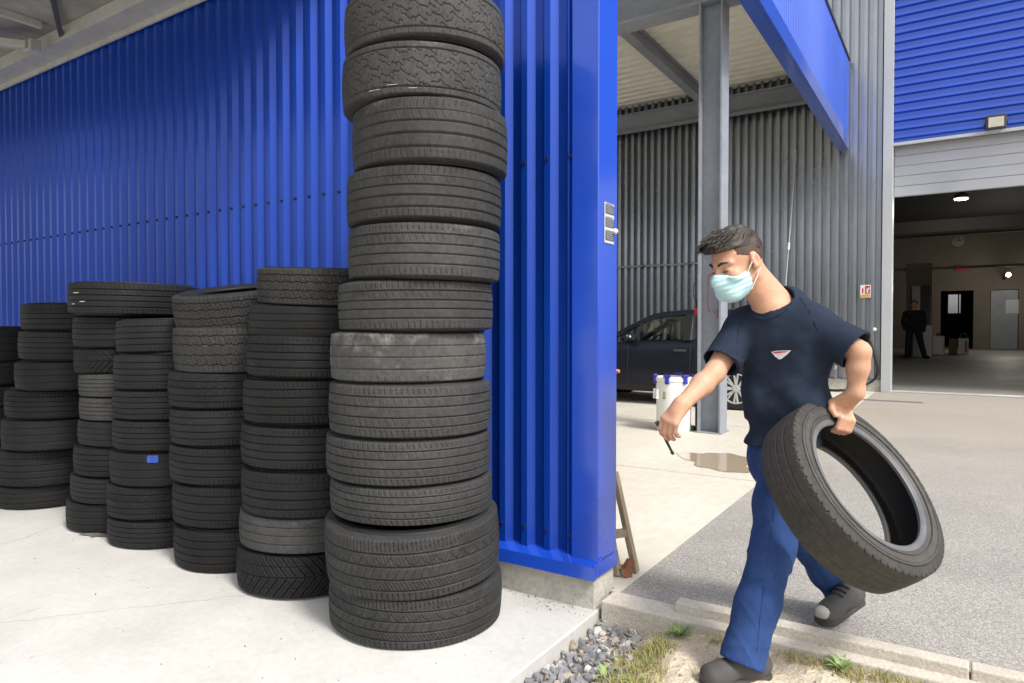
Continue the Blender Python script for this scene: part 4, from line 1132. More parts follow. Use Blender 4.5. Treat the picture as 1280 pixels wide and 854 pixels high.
knR = A3(atd(1008, 672, 2.60)); anR = A3(atd(1058, 750, 2.68))
sx_ = (shL - shR); sx_ /= np.linalg.norm(sx_)
tz_ = (neck - pelv); tz_ /= np.linalg.norm(tz_)
fr_ = np.cross(sx_, tz_); fr_ /= np.linalg.norm(fr_)
if fr_ @ A3(AD) > 0: fr_ = -fr_

# tyre grip points
tc = A3(TC); a_ = A3(ax); v_ = A3(vv); w_ = A3(ww)
rim = TR * RRC
sg_ = 1 if w_ @ A3(AR) > 0 else -1; th_ = math.radians(24) * sg_
v_, w_ = v_ * math.cos(th_) + w_ * math.sin(th_), w_ * math.cos(th_) - v_ * math.sin(th_)
def gp(vr, aoff, wv): return tc + v_ * vr + a_ * aoff + w_ * wv

wrL = gp(rim, TW * .5, 0) + A3(AU) * .112 + A3(AR) * .022 - A3(AD) * .035
lo = np.min([Hc - .25, anL - .25, wrR - .15, wrL - .2, anR - .25], 0); hi = np.max([Hc + .25, anR + .25, wrL + .2, elL + .15], 0)
lo[2] = Z_SOIL - .02
body = Vol(lo, hi, .0042)
def build_head(V):
    V.ell(hp(-.012, 0, .032), HA, (.098, .075, .086), .0)
    V.ell(hp(.030, 0, -.030), HA, (.066, .058, .088), .02)
    for s in (1, -1): V.cap(hp(-.012, s * .048, -.055), hp(.062, s * .014, -.100), .022, .020, .02)
    V.cap(hp(.070, -.006, -.102), hp(.070, .006, -.102), .018, .018, .012)
    V.cap(hp(.086, 0, .016), hp(.112, 0, -.028), .008, .013, .010)
    for s in (1, -1):
        V.ell(hp(.104, s * .011, -.031), HA, (.012, .009, .008), .006)
        V.cap(hp(.086, s * .012, .024), hp(.070, s * .048, .022), .010, .009, .012)
        V.ell(hp(.094, s * .032, .002), HA, (.014, .018, .012), .010, cut=True)
        V.ell(hp(.076, s * .031, .001), HA, (.013, .0145, .012), .003)
        V.ell(hp(.066, s * .045, -.028), HA, (.022, .02, .02), .02)
    V.cap(hp(.090, -.016, -.062), hp(.090, .016, -.062), .010, .010, .008)     # lips
    V.cap(hp(.088, -.014, -.075), hp(.088, .014, -.075), .010, .010, .006)
    for s in (1, -1):
        ea = np.array([HA[0] * .94 - HA[2] * .3 * .5, HA[1], HA[2]]); 
        V.ell(hp(-.014, s * .079, -.002), ea, (.019, .009, .031), .006)
        V.ell(hp(-.011, s * .087, .000), ea, (.011, .006, .020), .004, cut=True)
        V.ell(hp(-.008, s * .077, -.026), ea, (.010, .008, .010), .005)
build_head(body)
# neck
nb = neck - tz_ * .02
body.cap(hp(-.028, 0, -.05), nb, .048, .056, .03)
body.cap(hp(-.045, 0, -.035), upb - tz_ * .02, .043, .048, .03)
body.cap(nb, shR + (shL - shR) * .22 + tz_ * .012, .05, .035, .04); body.cap(nb, shR + (shL - shR) * .78 + tz_ * .012, .05, .035, .04)
def torso(V, g=0.0):
    for p, hw, r in ((chest, .056, .089), (chest * .5 + belly * .5, .050, .084), (belly, .044, .080), (pelv, .030, .080)):
        V.cap(p - sx_ * hw, p + sx_ * hw, r + g, r + g, .05)
    V.cap(shR + sx_ * .02 - tz_ * .01, shL - sx_ * .02 - tz_ * .01, .062 + g, .062 + g, .05)
torso(body, -.016)
# arms
def limb(V, pts, rs, k=.02): V.chain(pts, rs, k)
limb(body, [shR, shR * .5 + elR * .5, elR, elR * .62 + wrR * .38, wrR], [.052, .044, .037, .038, .026])
limb(body, [shL, shL * .5 + elL * .5, elL, elL * .62 + wrL * .38, wrL], [.050, .042, .035, .035, .0255])
# legs
limb(body, [hpL, knL, knL * .6 + anL * .4, anL], [.082, .058, .054, .04], .04)
limb(body, [hpR, knR, knR * .6 + anR * .4, anR], [.082, .058, .054, .04], .04)
# right hand: relaxed, fingers pinching a small dark tool
fd = (wrR - elR); fd /= np.linalg.norm(fd)
hd = A3(cv(-.62, -.76, -.18)); hd /= np.linalg.norm(hd)        # palm direction
bk = A3(cv(-.60, .52, -.60)); bk -= hd * (bk @ hd); bk /= np.linalg.norm(bk)  # back of the hand
sd = np.cross(bk, hd)                                           # across the palm
if sd @ A3(AU) < 0 and sd @ A3(AR) > 0: pass
kn0 = wrR + hd * .078
body.cap(wrR, wrR + hd * .03, .027, .026, .02)
for q in (-.028, -.009, .010, .028): body.cap(wrR + hd * .018 + sd * q * .5, kn0 + sd * q - hd * abs(q) * .25, .015, .0125, .014)
cur = (.35, .55, .75, .95)
for i, q in enumerate((-.029, -.0095, .010, .028)):
    L1_, L2_, L3_ = [(x * (.040, .044, .041, .033)[i] / .044) for x in (.042, .026, .020)]
    p0_ = kn0 + sd * q - hd * abs(q) * .25
    an = (.55, .65, .75, .85)[i]
    d1 = hd * math.cos(an) - bk * math.sin(an); d2 = hd * math.cos(an + .6) - bk * math.sin(an + .6); d3 = hd * math.cos(an + 1.0) - bk * math.sin(an + 1.0)
    p1_ = p0_ + d1 * L1_; p2_ = p1_ + d2 * L2_; p3_ = p2_ + d3 * L3_
    body.chain([p0_, p1_, p2_, p3_], [.0105, .0092, .0085, .0072], .004)
    if i == 0: tipR = p3_
th0 = wrR + hd * .022 + sd * -.022 - bk * .008
th1 = th0 + hd * .030 - sd * .020 - bk * .020; th2 = th1 + hd * .030 - sd * .004 - bk * .012; th3 = th2 + hd * .022 + sd * .004 - bk * .004
body.chain([th0, th1, th2, th3], [.015, .0125, .0105, .008], .006)
# left hand: palm on the near sidewall, fingers through the hole behind the bead
TWh = TW * .5
kn = [gp(rim + .052, TWh + .020, q) for q in (-.030, -.010, .011, .031)]
palmc = wrL * .5 + (kn[1] + kn[2]) * .25
body.cap(wrL, palmc, .027, .026, .02)
for q, p in zip((-.030, -.010, .011, .031), kn): body.cap(wrL * .75 + palmc * .25 + w_ * q * .5, p, .0155, .0130, .014)
for i, (q, p) in enumerate(zip((-.030, -.010, .011, .031), kn)):
    e = (.9, 1.0, 1.0, .85)[i]
    p1_ = gp(rim + .006, TWh + .017, q * 1.0); p2_ = gp(rim - .017, TWh - .012, q * .97); p3_ = gp(rim - .014, TWh - .012 - .026 * e, q * .95)
    body.chain([p, p1_, p2_, p3_], [.0115, .0105, .0098, .0082], .004)
tsg = -1 if (w_ @ A3(AR)) > 0 else 1                            # thumb lies towards the body side of the hand
t0 = wrL * .60 + palmc * .40 + w_ * tsg * .020; t1 = gp(rim + .066, TWh + .020, tsg * .046); t2 = gp(rim + .040, TWh + .014, tsg * .056); t3 = gp(rim + .016, TWh + .012, tsg * .050)
body.chain([t0, t1, t2, t3], [.016, .0125, .0108, .0085], .006)
person = link('person', body.mesh('person', M['skin'], base), None, base)
tag(person, 'young man in navy t-shirt and face mask walking off with a tyre in his hand', 'person')

def child(V, name, mat): 
    me = V.mesh(name, mat, base); o = bpy.data.objects.new(name, me); C.objects.link(o); o.parent = person; return o
# --- t-shirt
lo2 = np.min([shR, shL, elR, elL, pelv, chest], 0) - .2; hi2 = np.max([shR, shL, elR, elL, pelv, neck], 0) + .2
S = Vol(lo2, hi2, .0048)
torso(S, .017)
hem = pelv + tz_ * .015
S.cap(pelv - sx_ * .032 - tz_ * .02, pelv + sx_ * .026 - tz_ * .02, .094, .094, .08)
S.cap(belly - sx_ * .040, belly + sx_ * .040, .091, .091, .08)
slR = shR + (elR - shR) * .80; slL = shL + (elL - shL) * .93
S.cap(shR, shR + (elR - shR) * 1.0, .060, .072, .035); S.cap(shL, shL + (elL - shL) * 1.12, .060, .076, .035)
S.cap(upb, shL * .9 + upb * .1, .068, .058, .04); S.cap(upb, shR * .9 + upb * .1, .066, .056, .04)
S.cap(nb, shR + (shL - shR) * .12, .055, .05, .045); S.cap(nb, shR + (shL - shR) * .88, .055, .05, .045)
def folds(P):
    q = P - pelv; t = q @ tz_; s = q @ sx_; f = q @ fr_
    d = .0055 * np.sin(26 * (s * 1.0 + .55 * t) + 2.2 * vnoise(P, 6, 3)) * np.clip((.42 - t) / .3, 0, 1)
    d += .0045 * vnoise(P * np.array([1, 1, .5]), 13, 5) + .0012 * vnoise(P, 34, 8)
    d += .006 * np.sin(34 * (t + .8 * s) + 3 * vnoise(P, 7, 9)) * np.exp(-((t - .12) / .12) ** 2)
    rg_ = (1 - np.abs(np.sin(13 * (t - 1.1 * s) + 2.0 * vnoise(P, 5, 61)))) ** 3
    d -= .017 * rg_ * np.clip((.50 - t) / .2, 0, 1) * np.clip(.5 + vnoise(P, 6, 62), 0, 1)
    return d
S.disp(folds)
S.limb_cut(slR, elR - shR, .12)
S.limb_cut(slL, elL - shL, .12)
S.cap(slR - (elR - shR) * .12, elR + (elR - shR) * .2, .060, .068, 0, cut=True); S.cap(slL - (elL - shL) * .12, elL + (elL - shL) * .2, .060, .072, 0, cut=True)
S.plane_cut(hem + tz_ * .012, -tz_, [pelv], .3)
# neck opening
nc = nb + fr_ * .012 + tz_ * .052
S.ell(nc, np.array([sx_, fr_, tz_]), (.080, .078, .060), 0, cut=True)
shirt = child(S, 't_shirt', M['shirt'])
# collar rib
mb = MB(); pts = []
for i in range(41):
    a = 2 * math.pi * i / 40
    pts.append(nc + sx_ * .079 * math.cos(a) + fr_ * .077 * math.sin(a) - tz_ * (.012 + .018 * max(0, math.sin(a)) - .012 * abs(math.cos(a)) * 0))
# --- trousers
lo3 = np.min([hpL, hpR, anL, anR, pelv], 0) - .2; hi3 = np.max([pelv, knR, anR], 0) + .2; lo3[2] = Z_SOIL - .01
P3 = Vol(lo3, hi3, .0048)
P3.cap(pelv - sx_ * .030 + tz_ * .02, pelv + sx_ * .026 + tz_ * .02, .083, .083, .04)
P3.cap(pelv - sx_ * .034 - tz_ * .04, pelv + sx_ * .030 - tz_ * .04, .088, .088, .05)
anL2 = anL + (anL - knL) / np.linalg.norm(anL - knL) * .02
def leg(a, b, c, rs): P3.chain([a, a * .5 + b * .5, b, b * .5 + c * .5, c], rs, .035)
leg(hpL, knL, anL2, [.088, .081, .070, .068, .072]); leg(hpR, knR, anR, [.084, .080, .070, .066, .066])
def tf(P):
    d = .002 * vnoise(P, 16, 21) + .001 * vnoise(P, 36, 22) - .006 * (1 - np.abs(np.sin(P @ np.array([30., 22., 26.]) + 2.6 * vnoise(P, 5, 23)))) ** 4 * np.clip(.4 + vnoise(P, 7, 24), 0, 1)
    for kn_, an_, am in ((knL, anL, .0042), (knR, anR, .005)):
        ax_ = (an_ - kn_); ln_ = np.linalg.norm(ax_); ax_ = ax_ / ln_
        t = (P - kn_) @ ax_; side = (P - kn_) @ A3(AR)
        rad = np.linalg.norm(P - kn_ - t[..., None] * ax_, axis=-1); m = np.exp(-(rad / .14) ** 4)
        d += m * am * 1.6 * (.35 - (1 - np.abs(np.sin(33 * t + 16 * side + 2.4 * vnoise(P, 7, 31)))) ** 2.5) * (.45 * np.exp(-((t - ln_ * .95) / .10) ** 2) + .8 * np.exp(-(t / .09) ** 2))
        d += m * .0022 * np.sin(18 * t + 40 * side + 2.5 * vnoise(P, 6, 41))
    return d
P3.disp(tf)
P3.plane_cut(anL2 + (anL - knL) * .03, anL - knL, [anL], .13)
P3.plane_cut(anR + (anR - knR) * .02, anR - knR, [anR], .12)
child(P3, 'trousers', M['trousers'])
# --- shoes
def shoe(toe, heel, ank, name):
    d = toe - heel; ln_ = np.linalg.norm(d); d = d / ln_; up = A3(AU) - d * d[2]; up /= np.linalg.norm(up); sd_ = np.cross(up, d)
    V = Vol(np.min([toe, heel, ank], 0) - .1, np.max([toe, heel, ank], 0) + .12, .004)
    V.cap(heel + d * .035 + up * .040, heel + d * .09 + up * .045, .036, .038, .02)
    V.cap(heel + d * .09 + up * .045, toe - d * .045 + up * .032, .040, .034, .03, flat=None)
    V.cap(toe - d * .085 + up * .030 - sd_ * .012, toe - d * .045 + up * .027 - sd_ * .008, .034, .028, .02)
    V.cap(toe - d * .085 + up * .030 + sd_ * .010, toe - d * .045 + up * .027 + sd_ * .010, .034, .028, .02)
    V.cap(heel + d * .055 + up * .05, ank + up * .0, .042, .044, .03)
    V.plane_cut(heel + up * .012, -up)
    V.cap(ank + up * .06, ank + up * .01, .036, .034, 0, cut=True)
    o = child(V, 'shoe', M['shoe'])
    W = Vol(np.min([toe, heel], 0) - .1, np.max([toe, heel], 0) + .1, .004)
    W.cap(heel + d * .036 + up * .0, toe - d * .05 + up * .0, .040, .044, .02)
    W.plane_cut(heel + up * .018, up); W.plane_cut(heel - up * .0, -up)
    me = W.mesh('sole', M['sole'], base); so_ = bpy.data.objects.new('sole', me); C.objects.link(so_); so_.parent = o
    mb = MB()
    for k in range(4):
        c0 = heel + d * (.10 + .022 * k) + up * (.088 - .008 * k); mb.tube([c0 - sd_ * .024, c0 + up * .006, c0 + sd_ * .024], .0032, 6, 4)
    lc = mb.build('laces', M['black'], None, smooth=True); lc.parent = o; lc.location = -base
    return o, d, up, sd_
ZF = Z_SOIL + .090
toeL = A3(atz(874, 858, ZF))
hlL = A3(anL) * 1.0; hlL[2] = ZF; dd = hlL - toeL; dd[2] = 0; dd /= np.linalg.norm(dd); hlL = toeL + dd * .265; hlL[2] = ZF
toeL[2] = ZF
shoe(toeL, hlL, anL, 'l')
toeR = A3(atz(1024, 784, .042)); toeR[2] = .044
hq = A3(atd(1082, 768, (Vector(toeR)).dot(AD) + .17)); ddr = hq - toeR; ddr[2] = 0; ddr /= np.linalg.norm(ddr); hlR = toeR + ddr * .265; hlR[2] = .085
so_, d_, up_, sdd = shoe(toeR, hlR, anR, 'r')
V = Vol(toeR - .09, toeR + .09, .004); V.ell(toeR - d_ * .040 + up_ * .036, np.array([d_, sdd, up_]), (.037, .034, .033), 0); V.plane_cut(toeR - d_ * .034, -d_); V.plane_cut(toeR + up_ * .03, -up_)
me = V.mesh('toe_cap', M['toe'], base); tcp = bpy.data.objects.new('toe_cap', me); C.objects.link(tcp); tcp.parent = so_
# --- hair
Hh = Vol(Hc - .17, Hc + .17, .0032)
def hair_line(P):
    q = (P - Hc) @ HA.T; a = q[..., 0]; c = q[..., 2]
    line = np.where(a > .035, .064 + .10 * np.clip(a - .06, 0, 1), np.where(a > -.02, .050 + (a + .02) / .055 * .014, .050 - np.clip((-.02 - a) / .06, 0, 1) * .045))
    return line - c
Hh.ell(hp(-.014, 0, .034), HA, (.101, .0785, .092), 0)
Hh.ell(hp(.000, 0, .068), HA, (.092, .064, .064), .015)
Hh.ell(hp(.054, 0, .088), HA, (.046, .054, .036), .02)
Hh.cap(hp(.082, -.028, .080), hp(.085, .028, .080), .019, .019, .02)
Hh.disp(lambda P: .0045 * vnoise(P, 38, 77) + .0035 * np.sin(((P - Hc) @ HA[1]) * 260 + 5 * vnoise(P, 20, 7)) * np.clip(((P - Hc) @ HA[2] - .06) / .03, 0, 1))
sl, P = Hh.sub([Hh.lo, Hh.lo + Hh.h * Hh.n], 0); Hh.D[sl] = np.maximum(Hh.D[sl], hair_line(P).astype(np.float32))
hair = child(Hh, 'hair', M['hair'])
mb = MB(); r2 = random.Random(5)
for k in range(900):
    aa = r2.uniform(-.075, .090); bb_ = r2.uniform(-.058, .058)
    e = 1 - (bb_ / .080) ** 2 - ((aa - .005) / .125) ** 2
    if e < .12: continue
    cc = .034 + .085 * math.sqrt(e) + (.012 if aa > .0 else .0)
    lnh = r2.uniform(.018, .036) * (1.25 if aa > .02 else .8)
    p0_ = hp(aa, bb_, cc); fl = r2.uniform(-.35, .35)
    d1 = HA[0] * (.8 + .2 * r2.random()) + HA[2] * r2.uniform(.05, .42) + HA[1] * fl * .7; d1 /= np.linalg.norm(d1)
    p1_ = p0_ + d1 * lnh * .55; p2_ = p1_ + (d1 * .9 - HA[2] * .35 + HA[1] * r2.uniform(-.25, .25)) * lnh * .55
    mb.tube([p0_, p1_, p2_], .002, 4, 2, rs=[.0024, .0019, .0004])
ho = mb.build('hair_strands', M['hair'], None, smooth=True); ho.parent = hair; ho.location = -base
# clipped sides
Fd = Vol(Hc - .17, Hc + .17, .0032)
Fd.ell(hp(-.014, 0, .031), HA, (.0995, .0770, .0875), 0)
Fd.disp(lambda P: .0008 * vnoise(P, 160, 17))
sl, P = Fd.sub([Fd.lo, Fd.lo + Fd.h * Fd.n], 0); q = (P - Hc) @ HA.T; a = q[..., 0]; c = q[..., 2]
ln_f = np.where(a > .045, .062, np.where(a > .006, .022 + .5 * np.clip(a - .006, 0, .039) + .006 * vnoise(P, 60, 4), np.where(a > -.03, .020, np.clip(.02 - (-.03 - a) * 1.6, -.055, 1))))
Fd.D[sl] = np.maximum(Fd.D[sl], np.maximum(ln_f - c, c - .075).astype(np.float32))
fade = child(Fd, 'clipped_hair', M['hair_fade']); 
# --- eyes, brows
for s in (1, -1):
    mb = MB(); mb.tube([hp(.098, s * .014, .021), hp(.093, s * .030, .028), hp(.078, s * .047, .024)], .004, 6, 4, rs=[.0042, .0048, .002]); o = mb.build('eyebrow', M['hair'], None, smooth=True); o.parent = person; o.location = -base
    mb = MB(); mb.tube([hp(.0905, s * .020, -.003), hp(.0908, s * .031, -.006), hp(.0835, s * .042, -.003)], .003, 6, 4, rs=[.0018, .0026, .0016]); o = mb.build('eyelid', M['eye'], None, smooth=True); o.parent = person; o.location = -base
# --- face mask: a shell over nose, mouth and chin
K = Vol(Hc - .17, Hc + .17, .0026); build_head(K); head_only = K.D.copy()
sl, P = K.sub([K.lo, K.lo + K.h * K.n], 0); q = (P - Hc) @ HA.T
K2 = Vol(Hc - .17, Hc + .17, .0026)
K2.ell(hp(.040, 0, -.050), HA, (.070, .060, .074), 0); K2.cap(hp(.094, 0, -.010), hp(.112, 0, -.034), .012, .016, .04); K2.cap(hp(.085, -.02, -.09), hp(.085, .02, -.09), .022, .022, .03)
d = np.minimum(K2.D, head_only - .003)
d = d - .0035 + .0012 * np.sin(q[..., 2] * 330) * (np.abs(q[..., 2] + .055) < .035)
top = -.004 - np.abs(q[..., 1]) * .40; bot = -.125
edge = np.maximum(np.maximum(q[..., 2] - top, bot - q[..., 2]), .018 - q[..., 0])
K.D = np.maximum(np.maximum(d, -(head_only - .0005) if False else d), edge).astype(np.float32)
mk = child(K, 'face_mask', M['mask'])
mb = MB()
for s in (1,):
    for (pa, pb) in ((hp(.024, s * .064, -.030), hp(.020, s * .070, -.01)), (hp(.024, s * .056, -.105), hp(.0, s * .066, -.07))):
        pass
for s in (1, -1):
    mb.tube([hp(.026, s * .066, -.032), hp(.006, s * .079, -.004), hp(-.016, s * .083, .026)], .0022, 6, 5)
    mb.tube([hp(.026, s * .058, -.098), hp(.000, s * .074, -.062), hp(-.020, s * .084, -.034)], .0022, 6, 5)
lp = mb.build('ear_loop', M['loop'], None, smooth=True); lp.parent = mk; lp.location = -base
# --- chest print: a small flat triangle emblem lying on the shirt
def on_shirt(px, py):
    o0 = np.array([0, 0, CAM_Z]); d = A3(ray(px, py)); t = 2.2
    for _ in range(900):
        p = o0 + d * t; i = np.round((p - S.lo) / S.h).astype(int)
        if (i >= 0).all() and (i < S.n).all() and S.D[tuple(i)] < .0008: return p - d * .0045
        t += .0012
    return o0 + d * 2.42
def print_patch(poly, mat, name, off=0.0):
    from mathutils.geometry import tessellate_polygon
    pts = [on_shirt(x, y) for x, y in poly]
    cen = np.mean(pts, 0); mb = MB()
    mid = [on_shirt(sum(p[0] for p in poly) / len(poly), sum(p[1] for p in poly) / len(poly))]
    V_ = [p + fr_ * off for p in pts] + [mid[0] + fr_ * off]; n = len(pts)
    mb.add(V_, [(i, (i + 1) % n, n) for i in range(n)])
    o = mb.build(name, mat, None); o.parent = shirt; o.location = -base; return o
print_patch([(964, 440), (970, 438.6), (978, 438.2), (989, 438), (984, 443), (978, 448), (974, 449.5), (969, 446)], M['logo_white'], 'chest_print')
print_patch([(966, 440.3), (974, 439.2), (984, 438.9), (982, 440.6), (974, 441.4), (968, 442)], M['logo_red'], 'chest_print_bar', .002)

def on_surf(V, px, py):
    o0 = np.array([0, 0, CAM_Z]); d = A3(ray(px, py)); t = 1.9
    for _ in range(1000):
        p = o0 + d * t; i = np.round((p - V.lo) / V.h).astype(int)
        if (i >= 0).all() and (i < V.n).all() and V.D[tuple(i)] < .0006: return p
        t += .0012
    return None
def seam(V, poly, r, name, mat, par):
    dense = []
    for (x0, y0), (x1, y1) in zip(poly[:-1], poly[1:]):
        for k in range(6): dense.append((x0 + (x1 - x0) * k / 6, y0 + (y1 - y0) * k / 6))
    pts = [on_surf(V, x, y) for x, y in dense]; pts = [p for p in pts if p is not None]
    if len(pts) < 3: return
    mb = MB(); mb.tube(pts, r, 6, 1); o = mb.build(name, mat, None, smooth=True); o.parent = par; o.location = -base
trs = bpy.data.objects['trousers']
seam(S, [(930, 388), (943, 397), (957, 399), (972, 395), (984, 386), (992, 374)], .0042, 'collar_rib', M['shirt'], shirt)
seam(S, [(1000, 372), (1012, 390), (1022, 412), (1026, 436)], .0016, 'sleeve_seam', M['shirt'], shirt)
seam(S, [(934, 392), (925, 408), (921, 428), (922, 446)], .0016, 'sleeve_seam', M['shirt'], shirt)
seam(P3, [(972, 590), (968, 640), (960, 700), (952, 760), (945, 825)], .0018, 'leg_seam', M['trousers'], trs)
seam(P3, [(950, 640), (962, 652), (966, 668)], .0016, 'pocket_seam', M['trousers'], trs)

# small dark tool held in the right hand
tR = Vector(tipR); 
pa = Vector(th3) * .5 + tR * .5
mb = MB(); dv = cv(.42, -.86, -.1).normalized(); mb.cyl(pa - dv * .03, pa + dv * .075, .0055, .0045, 10); mb.cyl(pa + dv * .075, pa + dv * .085, .007, .005, 10)
t = thing('valve_tool', pa, 'short thin dark tool held in the fingers of the walking man', 'tool')
mb.build('shaft', M['black'], t, smooth=True)
mb = MB(); mb.cyl(pa - dv * .045, pa - dv * .028, .0075, n=12); mb.build('grip', M['steel_dark'], t, smooth=True)

# ------------------------------------------------------------------ far person in the workshop
yp = 23.0; fp = aty(1142, 442, yp); zf = inside_floor(yp); top_ = aty(1142, 376, yp).z
bp = Vector((fp.x, yp, zf)); Hm = top_ - zf
V = Vol(A3(bp) + (-.55, -.4, -.02), A3(bp) + (.55, .4, Hm + .1), .02)
def w(x, y, z): return A3(bp) + np.array([x, y, z * Hm / 1.75])
V.ell(w(.0, 0, 1.63), np.eye(3), (.085, .10, .12), .02); V.cap(w(0, 0, 1.5), w(0, 0, 1.42), .055, .07, .03)
V.cap(w(-.13, 0, 1.36), w(.13, 0, 1.36), .10, .10, .05); V.cap(w(-.07, 0, 1.05), w(.07, 0, 1.05), .12, .12, .08); V.cap(w(0, 0, 1.3), w(0, 0, 1.0), .14, .13, .06)
V.chain([w(-.22, 0, 1.36), w(-.27, -.02, 1.1), w(-.22, -.14, .9)], [.06, .05, .04]); V.chain([w(.22, 0, 1.36), w(.26, .03, 1.08), w(.24, -.05, .84)], [.06, .05, .04])
V.chain([w(-.09, 0, .95), w(-.13, -.03, .5), w(-.16, 0, .08)], [.10, .07, .06]); V.chain([w(.09, 0, .95), w(.17, .02, .5), w(.27, .05, .08)], [.10, .07, .06])
V.cap(w(-.17, 0, .05), w(-.18, -.16, .04), .05, .04); V.cap(w(.28, 0, .05), w(.36, -.10, .04), .05, .04)
fo = link('person', V.mesh('person', M['skin'], bp), None, bp)
tag(fo, 'distant person in dark clothes standing inside the dim workshop', 'person')
V.plane_cut(w(0, 0, 1.45), (0, 0, 1)); V.D -= .012
me = V.mesh('dark_overalls', M['silhouette'], bp); o = bpy.data.objects.new('dark_overalls', me); C.objects.link(o); o.parent = fo
V = Vol(A3(bp) + (-.2, -.2, 1.5 * Hm / 1.75), A3(bp) + (.2, .2, Hm + .06), .015); V.ell(w(0, .015, 1.655), np.eye(3), (.092, .10, .11), .0); V.plane_cut(w(0, 0, 1.62), (0, -.4, -1))
me = V.mesh('hair', M['hair'], bp); o = bpy.data.objects.new('hair', me); C.objects.link(o); o.parent = fo

# ------------------------------------------------------------------ parked car (front to the left)
wp = atz(921, 512.6, 0); yN = wp.y; xr_ = wp.x; WB = 2.50; CWD = 1.66
car = thing('parked_car', (xr_ - 1.2, yN + CWD / 2, 0), 'dark navy hatchback car parked under the high canopy behind the column', 'car')
yc = yN + CWD / 2
def cx_(u): return xr_ - u                    # u: metres ahead of the rear axle
# lower body: stations along u with (half width at sill, at belt, z bottom, z belt)
st = [(-.62, .60, .66, .42, .92), (-.55, .74, .76, .30, .99), (-.3, .81, .80, .24, 1.0), (.2, .83, .815, .20, .985), (.8, .83, .82, .19, .965), (1.6, .83, .82, .19, .945), (2.0, .83, .815, .20, .93), (2.5, .82, .80, .22, .90), (2.95, .78, .74, .24, .82), (3.22, .66, .62, .30, .72), (3.30, .5, .48, .36, .62)]
vs = []; fs = []; mN = 15
for (u, hs, hb, z0, z1) in st:
    ring = []
    for k in range(mN):
        t = k / (mN - 1); zz = z0 + (z1 - z0) * t
        hw = hs + (hb - hs) * t + .035 * math.sin(math.pi * min(1, t * 1.15)) - (.05 * ((t - .85) / .15) ** 2 if t > .85 else 0) - (.06 * ((.12 - t) / .12) ** 2 if t < .12 else 0)
        ring.append((hw, zz))
    for hw, zz in ring: vs.append((cx_(u), yc - hw, zz))
    for hw, zz in reversed(ring): vs.append((cx_(u), yc + hw, zz + (.0 if zz < z1 else .0)))
m2 = 2 * mN
for i in range(len(st) - 1):
    for k in range(m2): fs.append((i * m2 + k, i * m2 + (k + 1) % m2, (i + 1) * m2 + (k + 1) % m2, (i + 1) * m2 + k))
fs.append(tuple(range(m2))); fs.append(tuple((len(st) - 1) * m2 + k for k in reversed(range(m2))))
# open the cabin: drop the top faces between the windscreen base and the tailgate
keep = []
for f in fs:
    c = sum((Vector(vs[i]) for i in f), Vector()) / len(f)
    if len(f) == 4 and c.z > .88 and xr_ - 2.0 < c.x < xr_ + .35 and abs(c.y - yc) < .60: continue
    keep.append(f)
mb = MB(); mb.add(vs, keep); mb.build('body', M['car'], car, smooth=True, angle=40)
zt_ = 1.435
# roof
roof = [(-.38, .52, 1.30), (-.15, .54, 1.385), (.3, .56, 1.43), (.8, .57, zt_), (1.15, .56, 1.415), (1.32, .54, 1.375)]
vs = []; fs = []
for (u, hw, zz) in roof:
    for k in range(9):
        t = -1 + 2 * k / 8; vs.append((cx_(u), yc + hw * t, zz - .05 * t * t - .02 * t ** 6))
for i in range(len(roof) - 1):
    for k in range(8): fs.append((i * 9 + k, i * 9 + k + 1, (i + 1) * 9 + k + 1, (i + 1) * 9 + k))
mb = MB(); mb.add(vs, fs); ro = mb.build('roof', M['car'], car, smooth=True)
md = ro.modifiers.new('thickness', 'SOLIDIFY'); md.thickness = .03
